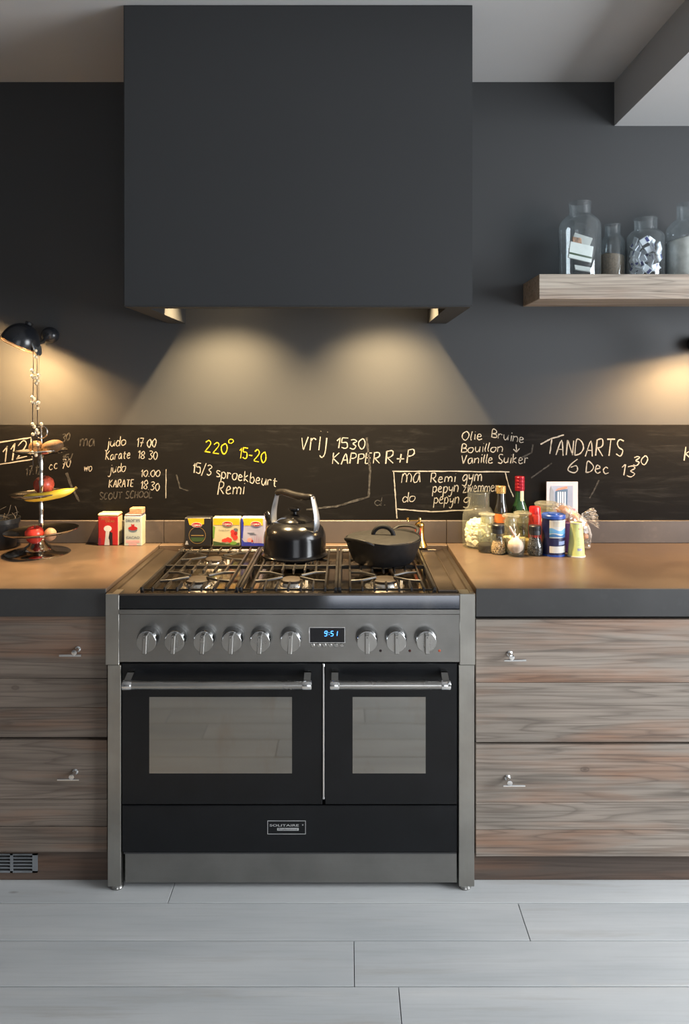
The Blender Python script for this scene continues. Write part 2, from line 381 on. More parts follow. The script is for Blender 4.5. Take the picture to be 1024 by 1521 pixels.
# ---------------------------------------------------------------- blackboard, its writing
SB = 374.8; YBd = YW-.007
bb = thing('blackboard', 'long black chalkboard strip along the wall covered in handwriting', 'blackboard', (-.2, YW, 1.0))
bm = BM(); box(bm, XL, XR, YBd, YW, .9995, pz(631, 374.6)); obj('board_panel', bm, board_m, bb, smooth=False)
G = {'A':'0 0 3 10 6 0;1 4 5 4','B':'0 0 0 10 4 9 4 6 0 5 5 4 5 1 0 0','C':'5 9 2 10 0 6 0 3 2 0 5 1','D':'0 0 0 10 4 9 6 5 4 1 0 0',
'E':'5 10 0 10;0 10 0 0;0 0 5 0;0 5 4 5','G':'5 9 2 10 0 6 1 1 4 0 5 4 3 4','H':'0 0 0 10;5 0 5 10;0 5 5 5','I':'0 0 0 10','K':'0 0 0 10;5 10 0 5;0 5 6 0',
'L':'0 10 0 0;0 0 5 0','M':'0 0 1 10;1 10 4 4;4 4 7 10;7 10 8 0','N':'0 0 0 10;0 10 5 0;5 0 5 10','O':'3 10 0 7 0 3 3 0 6 3 6 7 3 10','P':'0 0 0 10;0 10 4 10 5 7 3 5 0 5',
'R':'0 0 0 10;0 10 4 10 5 7 3 5 0 5;1 5 6 0','S':'5 9 2 10 0 8 2 5 5 3 4 0 0 1','T':'3 10 3 0;0 10 6 10','U':'0 10 0 3 3 0 5 3 5 10','V':'0 10 3 0;3 0 6 10',
'a':'5 6 2 6 0 3 1 0 4 1 5 6;5 6 6 0','b':'0 10 0 0;0 4 3 6 5 3 3 0 0 1','c':'4 5 2 6 0 3 2 0 5 1','d':'5 10 5 0;5 4 2 6 0 3 2 0 5 2','e':'0 3 4 4 3 6 1 6 0 2 2 0 5 1',
'g':'5 6 2 6 0 3 2 1 5 3;5 6 5 -2 3 -4 0 -3','h':'0 10 0 0;0 4 3 6 5 4 5 0','i':'1 6 1 0;1 8.6 1.2 9','j':'3 6 3 -2 1 -4 -1 -3;3 8.6 3.2 9','k':'0 10 0 0;4 6 0 3;0 3 5 0',
'l':'1 10 0 3 1 0','m':'0 0 0 6;0 4 2 6 4 4 4 0;4 4 6 6 8 4 8 0','n':'0 0 0 6;0 4 3 6 5 4 5 0','o':'3 6 0 5 0 1 3 0 5 2 5 5 3 6','p':'0 6 0 -4;0 5 3 6 5 3 3 0 0 1',
'r':'0 6 0 0;0 4 2 6 4 5','s':'4 5.5 1 6 0 4.5 3 3 4 1 2 0 0 .5','t':'2 9 2 1 4 0;0 6 5 6','u':'0 6 0 2 2 0 4 2 5 6;5 6 5 0','v':'0 6 2 0;2 0 5 6','w':'0 6 1 0;1 0 3 5;3 5 5 0;5 0 7 6',
'y':'0 6 1 2 4 3;5 6 4 -2 2 -4 0 -3','z':'0 6 4 6;4 6 0 0;0 0 5 0','0':'3 10 0 7 0 3 3 0 5 3 5 7 3 10','1':'0 7 2 10;2 10 2 0','2':'0 8 3 10 5 7 0 0;0 0 6 0',
'3':'0 9 3 10 5 8 2 5.5 5 3 3 0 0 1','5':'5 10 0 10;0 10 0 6 4 6 5 2 3 0 0 1','6':'4 10 1 6 0 2 3 0 5 2 4 5 1 4','7':'0 10 5 10;5 10 2 0;1 5 5 5','8':'3 5 0 7 3 10 5 7 3 5 0 2 3 0 5 2 3 5',
'9':'5 8 2 10 0 7 2 5 5 7;5 8 4 0','/':'0 -1 4 11','-':'0 4 4 4','+':'0 4 6 4;3 1 3 8','.':'0 0 .6 .6','^':'0 0 0 10;-3 3 0 0;0 0 3 3'}
def ribbon(bm, pts, w, y, jit=.25, rnd=random):
    pts = [Vector(p) for p in pts]; L = []; R = []
    for i, p in enumerate(pts):
        t_ = pts[min(i+1, len(pts)-1)]-pts[max(i-1, 0)]
        if t_.length < 1e-7: t_ = Vector((1, 0))
        t_.normalize(); n_ = Vector((-t_.y, t_.x))*w*.5*(1+rnd.uniform(-jit, jit))
        L.append(bm.verts.new((p.x+n_.x, y, p.y+n_.y))); R.append(bm.verts.new((p.x-n_.x, y, p.y-n_.y)))
    for i in range(len(pts)-1): bm.faces.new((L[i], R[i], R[i+1], L[i+1]))
def write(bm, text, x0, y0, x1, y1, cap, w=1.9, slant=.12, sc_=SB, y=YBd-.0006, seed=1):
    """handwriting in px units on the board plane: baseline from (x0,y0) to (x1,y1)"""
    rnd = random.Random(seed*77+len(text)); cur = 0; lay = []
    for ch in text:
        if ch == ' ': cur += 4.5; continue
        st = [[float(q) for q in p.split()] for p in G[ch].split(';')]
        mx = max(max(s[0::2]) for s in st); lay.append((ch, cur, st)); cur += mx+2.2
    tot = cur-2.2; k = (x1-x0)/max(tot, 1); ang = (y1-y0)/(x1-x0)
    for ch, cx, st in lay:
        jy = rnd.uniform(-.05, .05)*cap; js = rnd.uniform(.92, 1.08)
        for s in st:
            pts = []
            for a, b in zip(s[0::2], s[1::2]):
                u = (cx+a+rnd.uniform(-.25, .25))*k; h = (b+rnd.uniform(-.3, .3))/10*cap*js
                X = x0+u+h*slant; Y = y0+ang*u-h+jy; pts.append(Vector(((X-CX)/sc_, EYE-(Y-HY)/sc_)))
            if len(pts) > 2: pts = [Vector((q.x, q.y)) for q in curve3([(p.x, p.y, 0) for p in pts], 4)]
            ribbon(bm, pts, w*.8/sc_, y, .35, rnd)
def line(bm, pts, w=1.6, seed=1):
    rnd = random.Random(seed); out = []
    P = [((x-CX)/SB, EYE-(y-HY)/SB) for x, y in pts]
    for a, b in zip(P, P[1:]):
        n = 8
        for k in range(n): out.append(Vector((a[0]+(b[0]-a[0])*k/n+rnd.uniform(-.0005,.0005), a[1]+(b[1]-a[1])*k/n+rnd.uniform(-.0008,.0008))))
    out.append(Vector(P[-1])); ribbon(bm, out, w/SB, YBd-.0006, .3, rnd)
def note(m, items, name='chalk_writing', label=None):
    for k, it in enumerate(items):
        bm = BM()
        if it[0] == 'L': line(bm, it[1], it[2] if len(it) > 2 else 1.6, k)
        else: write(bm, *it, seed=k+3)
        o = obj(name if it[0] != 'L' or name != 'chalk_writing' else 'chalk_line', bm, m, bb, smooth=False)
        if label: o['label'] = label
note(chalk, [('L', [(-8,658),(46,650),(49,682),(-8,691)], 1.8), ('112', 3, 687, 40, 677, 25, 2.0)])
note(chalk_f, [('30', 92, 657, 103, 654, 12), ('15/', 93, 686, 107, 684, 11), ('17.12', 38, 707, 62, 703, 13), ('ma', 119, 663, 140, 662, 17), ('SCOUT SCHOOL', 148, 742, 226, 739, 10), ('d.', 556, 751, 572, 751, 12)])
note(chalk, [('cc 70', 73, 698, 104, 694, 13, 1.3)])
note(chalk, [('judo', 158, 664, 186, 662, 14, 1.5), ('17 00', 203, 664, 231, 664, 13, 1.7), ('Karate', 157, 683, 193, 680, 12, 1.4), ('18 30', 205, 681, 233, 683, 12, 1.4),
             ('wo', 125, 700, 136, 700, 12, 1.3), ('judo', 162, 703, 186, 700, 13, 1.3), ('10.00', 209, 708, 237, 708, 10, 1.4), ('KARATE', 162, 724, 198, 722, 11, 1.5), ('18.30', 209, 726, 236, 729, 12, 1.5), ('L', [(247,697),(246.5,740)], 1.1)])
note(chalk_y, [('220', 304, 671, 336, 674, 16, 1.9), ('o', 340, 659, 346, 659, 11, 1.5), ('15-20', 355, 680, 394, 688, 16, 1.9)], label='yellow chalk writing')
note(chalk, [('15/3 sproekbeurt', 286, 702, 411, 723, 15, 1.7), ('Remi', 324, 734, 362, 733, 18, 1.8)])
note(chalk, [('vrij', 447, 668, 484, 668, 30, 1.8), ('1530', 500, 665, 541, 667, 15, 1.8), ('KAPPER', 494, 689, 564, 688, 15, 1.9), ('R+P', 573, 689, 614, 687, 19, 2.1)])
note(chalk, [('L', [(583,700),(667,700),(757,701)], 1.7), ('L', [(585,700),(587,728),(590,770)], 1.5), ('L', [(590,756),(640,760),(703,757)], 1.6), ('L', [(751,702),(756,722),(763,738)], 1.4),
             ('ma', 597, 717, 624, 716, 22, 1.6), ('Remi', 640, 717, 676, 716, 14, 1.7), ('gym', 687, 716, 715, 715, 17, 1.7), ('pepyn', 643, 731, 680, 731, 15, 1.6), ('zwemmen', 688, 731, 741, 729, 14, 1.4), ('do', 598, 746, 616, 745, 14, 1.5), ('pepyn', 645, 748, 681, 748, 15, 1.5), ('g', 689, 748, 697, 748, 15, 1.5)])
note(chalk, [('Olie', 687, 654, 716, 653, 13, 1.6), ('Bruine', 731, 650, 778, 658, 13, 1.5), ('Bouillon', 686, 672, 746, 671, 13, 1.5), ('L', [(767,660),(767.5,671)], 1.4), ('L', [(763,667),(767.5,671.5),(772,666)], 1.4), ('Vanille Suiker', 685, 688, 784, 688, 13, 1.5)])
note(chalk, [('L', [(803,660),(818,652),(838,646)], 2), ('L', [(820,652),(817,674)], 1.7), ('ANDARTS', 826, 676, 924, 678, 23, 2), ('6', 844, 703, 858, 703, 21, 1.9), ('Dec', 871, 702, 904, 704, 17, 1.9), ('13', 923, 706, 942, 708, 16, 1.8), ('30', 941, 692, 961, 690, 13, 1.9)])
note(chalk, [('K', 1017, 685, 1033, 687, 22, 1.8)])
note(chalk_f, [('L', [(789,710),(806,698),(820,688)], 2), ('L', [(876,740),(884,726),(890,713)], 2), ('L', [(545,650),(550,700),(548,738),(500,752),(455,757)], 3), ('L', [(775,680),(790,672),(792,660)], 2.5), ('L', [(99,702),(106,722),(118,745)], 3.5), ('L', [(262,705),(268,725),(280,729)], 2)], 'chalk_smear')

# ---------------------------------------------------------------- upstand, worktops
SU = 376.5; YU = YW-.02
t = thing('stone_upstand', 'low brown stone upstand running along the back of the worktops', 'upstand', (-.2, YW, .911))
up_m = concrete('brown stone upstand', (.055, .043, .037), (.085, .066, .055), .45)
e = [px(-760, SU), px(-180, SU), px(243.5, SU), px(664, SU), px(1085, SU), px(1500, SU)]
for a, b in zip(e, e[1:]):
    bm = BM(); box(bm, a+.0008, b-.0008, YU, YW, .911, .9993, .0015); obj('upstand_slab', bm, up_m, t, smooth=False)
WT = .911; WB = .826; WF = 2.209; CBK = 2.822
def worktop(label, x0, x1, z):
    t = thing('worktop', label, 'worktop', ((x0+x1)/2, WF, WB))
    bm = BM(); box(bm, x0, x1, WF, YU, WB, z, .003); obj('worktop_slab', bm, lit_top_conc, t, smooth=False)
    for f in ():
        pass
    return t
def shaded_edge_top(label, x0, x1):
    bm = BM(); box(bm, x0, x1, WF+.003, YU-.0005, WB+.001, WT, .0015); o = obj('worktop', bm, lit_top_conc, smooth=False); tag(o, label, 'worktop')
    bm = BM(); box(bm, x0, x1, WF, WF+.0028, WB, WT-.0012, .0008); obj('front_edge', bm, shaded_edge_conc, o, smooth=False)['label'] = 'front edge in a shaded tone'
CX0, CX1 = -.7297, .386
shaded_edge_top('polished concrete worktop carrying the fruit stand and cocoa tins', XL+.02, CX0-.004)
shaded_edge_top('polished concrete worktop carrying jars, bottles and grinders', CX1+.006, XR-.02)
bm = BM(); box(bm, CX0-.002, CX1+.004, CBK+.003, YU-.0005, WB, WT, .001); tag(obj('worktop_strip', bm, lit_top_conc, smooth=False), 'narrow concrete worktop strip behind the cooker under the tea boxes', 'worktop')

# ---------------------------------------------------------------- base cabinets with plank drawer fronts
CF = 2.222
def t_handle(x, z, sh, par):
    bm = BM(); lathe(bm, [(.009,0),(.009,-.003),(.005,-.006),(.0045,-.026),(.008,-.028),(.008,-.034),(0,-.036)], (x+sh, CF, z+.009), 16, 'y')
    tube(bm, [(x-.033, CF-.031, z), (x+.033, CF-.031, z)], .0038, 10); tube(bm, [(x+sh, CF-.031, z), (x+sh, CF-.031, z+.009)], .004, 8)
    obj('handle', bm, chrome, par)
def cabinet(label, x0, x1, drawers, kick, wm, ztop, hx, grp=None, name='base_cabinet'):
    t = thing(name, label, 'cabinet', ((x0+x1)/2, CF+.3, 0))
    zk0, zk1 = kick
    bm = BM(); box(bm, x0, x1, CF+.024, YW-.002, zk1, WB-.001); obj('carcass', bm, gap_black, t, smooth=False)
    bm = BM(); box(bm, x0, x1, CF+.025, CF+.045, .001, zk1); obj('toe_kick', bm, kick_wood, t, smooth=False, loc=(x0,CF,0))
    for zs, hz, hsh in drawers:
        bm = BM(); box(bm, x0+.002, x1-.002, CF+.018, CF+.0235, zs[-1]+.003, zs[0]-.003); d = obj('drawer', bm, wm, t, smooth=False)
        for a, b in zip(zs, zs[1:]):
            bm = BM(); box(bm, x0+.0015, x1-.0015, CF+random.uniform(-.0008,.0006), CF+.018, b+.0006, a-.0006, .0012)
            obj('drawer_plank', bm, wm, d, smooth=False, loc=(x0, CF, b))
        t_handle(hx[0] if hz > .5 else hx[1], hz, hsh, d)
    return t
z = lambda y: pz(y, 486)
cabinet('weathered pine drawer cabinet standing to the right of the range cooker', CX1+.006, 1.62,
        [((z(920), z(1014), z(1102.5)), z(975), -.010), ((z(1106), z(1192), z(1232.5), z(1272.5)), z(1159), -.013)], (.0, z(1274)), cab_wood, 0, (px(765, 492), px(763.5, 492)))
cabinet('shaded weathered pine drawer cabinet with two tee handles to the left of the range cooker', -1.75, CX0-.003,
        [((z(915), z(1007.5), z(1051), z(1095.5)), z(968), .012), ((z(1099), z(1187), z(1228), z(1266)), z(1150), .010)], (.0, z(1268)), cab_wood_shade, 0, (px(105.5, 492), px(102.5, 492)))
# vent grille in the left toe kick
SV = 481; YV = CF+.0245
t = thing('vent_grille', 'grey metal vent grille with slots set in the toe kick', 'vent', (px(0, SV), YV, 0))
bm = BM(); box(bm, px(-75, SV), px(56, SV), YV-.0005, YV, pz(1295, SV), pz(1268.5, SV)); obj('grille_backing', bm, gap_black, t, smooth=False)
gm = mat('grille grey paint', (.17, .18, .19), .45)
bm = BM()
for a, b in ((1293, 1295.5), (1268, 1269.6)): box(bm, px(-75, SV), px(56, SV), YV-.004, YV, pz(b, SV), pz(a, SV))
for a, b in ((48.5, 56), (15.5, 19.5), (-21, -17), (-75, -57)): box(bm, px(a, SV), px(b, SV), YV-.004, YV, pz(1295.5, SV), pz(1268, SV))
obj('grille_frame', bm, gm, t, smooth=False)
for k in range(4):
    yy = 1273.6+k*4.9
    for a, b in ((19.5, 48.5), (-17, 15.5), (-57, -21)):
        bm = BM(); box(bm, px(a, SV), px(b, SV), YV-.004, YV-.0006, pz(yy+.9, SV), pz(yy-.5, SV)); obj('slat', bm, gm, t, smooth=False)

# ---------------------------------------------------------------- range cooker
F = 2.195; S = 492.0
X = lambda a: px(a, S)
Z = lambda a: pz(a, S)
ck = thing('range_cooker', 'wide stainless steel range cooker with two black oven doors', 'range cooker', (-.172, F+.3, 0))
bm = BM(); box(bm, X(163), X(703), F+.032, CBK, .1, .878); obj('oven_body', bm, mat('oven body dark', (.02,.02,.02), .6), ck, smooth=False)
for nm, a, b, c, d in (('l', 157, 177, 160, 179.5), ('r', 683, 706, 682, 705)):
    bm = BM(); box(bm, X(a), X(b), F-.002, F+.05, Z(987.5), .8992, .0012)
    box(bm, X(c), X(d), F, F+.05, Z(1317), Z(988), .001); obj('corner_post', bm, steel_v, ck)
    for yf in (F+.022, CBK-.05):
        bm = BM(); xx = (X(c)+X(d))/2+(.004 if nm == 'l' else -.001); lathe(bm, [(0,0),(.0175,0),(.019,.004),(.0165,.010),(.0165,.0165),(0,.0165)], (xx, yf, 0), 20); obj('foot', bm, satin, ck)
bm = BM(); box(bm, X(162.5), X(168), F+.05, CBK-.02, .017, .86); box(bm, X(698), X(703), F+.05, CBK-.02, .017, .86); obj('side_panel', bm, steel_v, ck, smooth=False)
# front rail: polished, leaning back a little
bm = BM(); prism(bm, [(F-.001, Z(904)), (F+.012, Z(904)), (F+.012, Z(884)), (F+.003, Z(884))], X(177.3), X(682.7), 'x'); obj('front_rail', bm, mirror_steel, ck, smooth=False)
bm = BM(); box(bm, X(177.3), X(682.7), F-.003, F+.008, Z(884.5), .9, .001); obj('hob_front_bead', bm, steel_top, ck)
# control panel
bm = BM(); prism(bm, [(F+.02, Z(905)), (F-.004, Z(905)), (F-.004, Z(911.5)), (F-.0005, Z(913)), (F-.0005, Z(983)), (F+.02, Z(984))], X(177.3), X(682.7), 'x'); pan = obj('control_panel', bm, steel, ck, smooth=False)
ring_m = mat('knob chrome', (.55,.56,.57), .09, 1, var=.02)
for kx, tilt in ((222,3),(263,3),(305.5,3),(347,3),(388.5,3),(433,3),(545,0),(588,0),(632,0)):
    x, zz = X(kx), Z(947.5); y0 = F-.0005
    bm = BM(); lathe(bm, [(.0335,0),(.0345,-.003),(.0335,-.010),(.0320,-.022),(.0300,-.031),(.0275,-.0335),(0,-.0335)], (x, y0, zz+.002), 40, 'y'); kb = obj('control_knob', bm, ring_m, ck)
    bm = BM(); lathe(bm, [(.0292,-.031),(.0292,-.0342),(.0285,-.0348),(0,-.0348)], (x, y0, zz-.002), 40, 'y')
    vs = box(bm, -.0062, .0068, -.056, -.0325, -.030, .026, .0018)
    xform([v for v in bm.verts if v.co.y < .0 and abs(v.co.x) < .02 and abs(v.co.z) < .06], Matrix.Translation((x, y0, zz)) @ Matrix.Rotation(math.radians(tilt), 4, 'Y'))
    obj('knob_grip', bm, satin, kb)
    bm = BM(); lathe(bm, [(0,0),(.0016,0),(.0016,-.0004),(0,-.0004)], (x, y0-.0563, zz+.0195), 10, 'y'); obj('pointer_dot', bm, gap_black, kb)
for lx_, c in ((565.5, 'gap'), (609, 'red'), (653, 'orange')):
    bm = BM(); lathe(bm, [(0,-.0018),(.003,-.0014),(.0042,0)], (X(lx_), F-.0005, Z(966.5)), 14, 'y')
    obj('indicator_light', bm, {'gap': mat('indicator dark', (.02,.008,.008), .2), 'red': mat('indicator red', (.07,.015,.012), .2), 'orange': mat('indicator orange', (.35,.07,.03), .2)}[c], ck)
bm = BM(); box(bm, X(459), X(513.5), F-.0025, F, Z(955), Z(931), .001); dp = obj('clock_display', bm, chrome, ck)
bm = BM(); box(bm, X(460.7), X(512), F-.0031, F-.002, Z(953.6), Z(932.3)); obj('display_glass', bm, mat('display black glass', (.004,.004,.006), .06), dp, smooth=False)
led = mat('blue display digits', (.1,.3,1), .4, emit='3f8cff', es=5)
def seg7(bm, ch, x, zc, h):
    w = h*.5; q = h*.11; on = {'9':'abcdfg','5':'acdfg','1':'bc'}[ch]; sk = .12
    R = {'a':((-w/2,h/2),(w/2,h/2)),'g':((-w/2,0),(w/2,0)),'d':((-w/2,-h/2),(w/2,-h/2)),'f':((-w/2,h/2),(-w/2,0)),'b':((w/2,h/2),(w/2,0)),'e':((-w/2,0),(-w/2,-h/2)),'c':((w/2,0),(w/2,-h/2))}
    for s_ in on:
        a, b = [Vector((x+p[0]+p[1]*sk, zc+p[1])) for p in R[s_]]; d = (b-a)*.08
        ribbon(bm, [a+d, b-d], q, F-.0033, 0)
bm = BM()
for ch, x in (('9', 484.3), ('5', 493.5), ('1', 499.5)): seg7(bm, ch, X(x), Z(940.5), .0145)
for dz in (.003, -.003): box(bm, X(488.6), X(489.6), F-.0034, F-.0032, Z(940.5)+dz-.0008, Z(940.5)+dz+.0008)
obj('clock_digits', bm, led, dp, smooth=False)
for k in range(6):
    bm = BM(); lathe(bm, [(.0062,0),(.0062,-.002),(.0048,-.0032),(0,-.0034)], (X(465+k*8.6), F-.0005, Z(958.5)), 16, 'y'); obj('clock_button', bm, satin, ck)
# oven doors
def door(xa, xb, wa, wb, ha, hb):
    bm = BM(); box(bm, X(xa), X(xb), F, F+.03, Z(1195), Z(985.5), .0015); d = obj('oven_door', bm, oven_black, ck)
    bm = BM(); box(bm, X(wa), X(wb), F-.001, F, Z(1148.5), Z(1035)); obj('oven_window', bm, win_glass, d, smooth=False)
    SH = FP/(F-.05); X2 = lambda a: px(a, SH); ZH = pz(1017.5, SH)
    bm = BM(); tube(bm, [(X2(ha+11), F-.05, ZH), (X2(hb-11), F-.05, ZH)], .0125, 20); obj('handle_bar', bm, satin, d)
    for a in (ha+6.5, hb-6.5):
        bm = BM(); lathe(bm, [(0,-.0135),(.0135,-.0135),(.0145,-.011),(.0145,.011),(.0135,.0135),(0,.0135)], (X2(a), F-.05, ZH), 24, 'x')
        prism(bm, [(F-.056, ZH-.004), (F-.05, ZH+.0145), (F, ZH+.03), (F, ZH+.008)], X2(a)-.010, X2(a)+.010, 'x'); obj('handle_bracket', bm, chrome, d)
t_ = NT('coated oven glass'); g = t_.noise(t_.mapped((3, 3, 1.2)), 2.5, 5, .6)
t_.l(t_.mix(t_.ramp(g, [(.5, 0.), (.8, 1.)]), (.28, .283, .272), (.23, .19, .15)), t_.b.inputs['Base Color']); t_.b.inputs['Metallic'].default_value = 1
t_.b.inputs['Roughness'].default_value = .045; win_glass = t_.m
door(181, 479, 222, 434, 183, 463); door(483.2, 679, 524, 632.5, 491, 669)
bm = BM(); box(bm, X(479.8), X(482.2), F-.004, F+.02, Z(1184), Z(985), .0008); lathe(bm, [(0,0),(.004,0),(.004,.006),(0,.006)], (X(481), F, Z(1186)), 12); obj('door_divider', bm, chrome, ck)
bm = BM(); box(bm, X(181), X(679), F, F+.03, Z(1266), Z(1197), .002); dr = obj('warming_drawer', bm, oven_black, ck)
bm = BM(); box(bm, X(183), X(679), F+.004, F+.026, Z(1269.5), Z(1267.3)); obj('drawer_lip', bm, mat('dark lip', (.03,.03,.032), .3), ck, smooth=False)
# name plate
plate_m = mat('plate silver', (.6,.6,.6), .3, .6)
def frame_ring(bm, xa, xb, za, zb, w, y, th=.0006):
    box(bm, xa, xb, y-th, y, za, za+w); box(bm, xa, xb, y-th, y, zb-w, zb); box(bm, xa, xa+w, y-th, y, za+w, zb-w); box(bm, xb-w, xb, y-th, y, za+w, zb-w)
bm = BM(); box(bm, X(397.5), X(454.5), F-.0015, F, Z(1238.6), Z(1218.4), .0006); pl = obj('name_plate', bm, oven_black, ck)
def text(s, x, zb, size, m, parent, y, width=None, bold=0, name='lettering', rx=PI/2, align='CENTER'):
    cu = bpy.data.curves.new(name, 'FONT'); cu.body = s; cu.size = size; cu.align_x = align; cu.offset = bold; cu.resolution_u = 3
    tmp = bpy.data.objects.new('tmp', cu); C.objects.link(tmp)
    me = bpy.data.meshes.new_from_object(tmp.evaluated_get(bpy.context.evaluated_depsgraph_get())); bpy.data.objects.remove(tmp)
    xs = [v.co.x for v in me.vertices]; k = width/(max(xs)-min(xs)) if width else 1; mid = (max(xs)+min(xs))/2 if align == 'CENTER' else 0
    me.transform(Matrix.Rotation(rx, 4, 'X') @ Matrix.Diagonal((k, 1, 1, 1)) @ Matrix.Translation((-mid, 0, 0)))
    o = bpy.data.objects.new(name, me); C.objects.link(o); me.materials.append(m)
    o.parent = parent; o.location = Vector((x, y, zb))-worldloc(parent); return o
bm = BM(); frame_ring(bm, X(397.5), X(454.5), Z(1238.6), Z(1218.4), .0016, F-.0014)
star = [(X(450)+.0028*(1 if i % 2 == 0 else .42)*math.sin(i*PI/5), Z(1224.8)+.0028*(1 if i % 2 == 0 else .42)*math.cos(i*PI/5)) for i in range(10)]
prism(bm, star, F-.0019, F-.0015, 'y'); box(bm, X(412), X(444), F-.0019, F-.0014, Z(1233.2), Z(1229.3)); obj('plate_border', bm, plate_m, pl, smooth=False)
text('SOLITAIRE', X(422.5), Z(1227), .0095, plate_m, pl, F-.0019, X(444.5)-X(401), .00012)
text('Professional', X(428), Z(1232.3), .0068, gap_black, pl, F-.0021, X(442)-X(414), .00008)
bm = BM(); box(bm, X(184), X(680), F+.012, F+.03, Z(1315), Z(1270.3), .001); obj('plinth_panel', bm, steel, ck)
# hob
TZ = .880
bm = BM(); box(bm, CX0+.03, CX1-.03, F+.01, CBK-.02, TZ-.01, TZ); obj('hob_tray', bm, tray_steel, ck, smooth=False)
bm = BM()
prism(bm, [(CX0, .9), (CX0+.018, .9), (CX0+.022, .896), (-.655, .888), (-.650, TZ-.001), (CX0, TZ-.001)], F+.009, CBK, 'y')
obj('hob_side_rim', bm, steel_top, ck, smooth=False)
bm = BM()
prism(bm, [(CX1, .9), (CX1-.014, .9), (CX1-.018, .896), (.345, .889), (.341, TZ-.001), (CX1, TZ-.001)], F+.009, CBK, 'y'); obj('hob_side_rim', bm, steel_top, ck, smooth=False)
bm = BM(); box(bm, -.652, .343, CBK-.02, CBK, TZ-.002, .9, .001); obj('hob_back_rim', bm, steel_top, ck)
bm = BM(); box(bm, -.652, -.633, F+.015, CBK-.03, TZ, TZ+.009, .001); obj('hob_side_strip', bm, steel_top, ck)
# right side simmer plate
bm = BM(); box(bm, .278, .336, F+.02, CBK-.06, TZ+.004, TZ+.022, .002); sp_ = obj('griddle_plate', bm, steel_top, ck)
bm = BM(); frame_ring  # raised lip round the plate
for a in ((.278,.282,F+.02,CBK-.06),(.332,.336,F+.02,CBK-.06),(.282,.332,F+.02,F+.024),(.282,.332,CBK-.064,CBK-.06)): box(bm, a[0], a[1], a[2], a[3], TZ+.0215, TZ+.0255)
obj('plate_lip', bm, steel_top, sp_, smooth=False)
GZ0, GZ1 = TZ+.024, TZ+.034
y0g, y1g = F+.018, CBK-.036; ymid = (y0g+y1g)/2
def grate_mesh(w):
    bm = BM(); b = .0045; h = w/2
    for s in (-1, 1): box(bm, s*(h-b)-b, s*(h-b)+b, y0g, y1g, GZ0-.004, GZ1, .0012)
    box(bm, -h, h, ymid-b, ymid+b, GZ0-.004, GZ1-.001, .001)
    for yy in (y0g+.02, y1g-.02): box(bm, -h, h, yy-.003, yy+.003, GZ0-.006, GZ0, .001)
    n = 7
    for k in range(1, n+1):
        x = -h+k*w/(n+1)
        edge = k in (1, 7)
        for yc in ((y0g+ymid)/2, (ymid+y1g)/2):
            d = .045 if edge else (.072 if k in (3,4,5) else .058)
            ya, yb = yc-(ymid-y0g)/2, yc+(ymid-y0g)/2
            if edge: box(bm, x-.003, x+.003, ya, yb, GZ0-.004, GZ1, .001)
            else:
                box(bm, x-.003, x+.003, ya, ya+(yc-ya)-d, GZ0-.004, GZ1, .001); box(bm, x-.003, x+.003, yc+d, yb, GZ0-.004, GZ1, .001)
    for yc in ((y0g+ymid)/2, (ymid+y1g)/2):
        for s in (-1, 1):
            for q in (-1, 1):
                tube(bm, [(s*(h-.04), yc+q*.055, GZ1-.005), (s*.075, yc+q*.05, GZ1-.004), (s*.03, yc+q*.012, GZ1-.004)], .0048, 8)
    for s in (-1, 1):
        for yy in (y0g+.004, y1g-.004, ymid): box(bm, s*(h-.006)-.005, s*(h-.006)+.005, yy-.004, yy+.004, TZ, GZ0)
    return bm
gx = [-.4815, -.180, .1215]
for x in gx:
    bm = grate_mesh(.2995); bmesh.ops.translate(bm, verts=bm.verts, vec=(x, 0, 0)); obj('pan_support', bm, grate_iron, ck)
    for j, yc in enumerate(((y0g+ymid)/2, (ymid+y1g)/2)):
        r = .036 if (j+gx.index(x)) % 2 else .043
        bm = BM(); lathe(bm, [(r+.022,0),(r+.020,.002),(r+.006,.003),(r+.003,.012),(r-.002,.016),(0,.016)], (x, yc, TZ), 36); bn = obj('burner', bm, mat('burner aluminium', (.55,.53,.50), .25, 1), ck)
        bm = BM(); lathe(bm, [(0,.016),(r-.001,.016),(r+.001,.018),(r,.0225),(r-.006,.0245),(0,.0255)], (x, yc, TZ), 36); obj('burner_cap', bm, mat('burner cap grey', (.016,.011,.008), .55, spec=.3), bn)
        bm = BM(); lathe(bm, [(0,0),(.004,0),(.004,.018),(.0025,.024),(0,.024)], (x+r+.012, yc+.004, TZ), 10); obj('igniter', bm, mat('igniter ceramic', (.8,.78,.74), .4), bn)

# ---------------------------------------------------------------- kettle
KX, KY, KZ = -.190, 2.635, GZ1
kt = thing('kettle', 'glossy black stovetop kettle with grey metal handle brackets', 'kettle', (KX, KY, KZ))
bm = BM(); lathe(bm, [(0,0),(.110,0),(.1185,.003),(.1195,.008),(.114,.014),(.1125,.02),(.1125,.07),(.110,.085),(.102,.102),(.088,.116),(.070,.124),(.0645,.126),(.063,.122),(0,.121)], (KX,KY,KZ), 56); obj('kettle_body', bm, black_enamel, kt)
bm = BM(); lathe(bm, [(.0625,.1235),(.064,.127),(.061,.131),(.052,.137),(.040,.143),(.022,.148),(.010,.150),(.0075,.154),(.0075,.160),(.018,.163),(.0235,.168),(.022,.174),(.010,.177),(0,.177)], (KX,KY,KZ), 40); obj('kettle_lid', bm, black_enamel, kt)
TH = math.radians(-40); dx, dy = math.cos(TH), math.sin(TH)   # towards the near right
def kp(u, zz, v=0): return (KX+dx*u-dy*v, KY+dy*u+dx*v, KZ+zz)
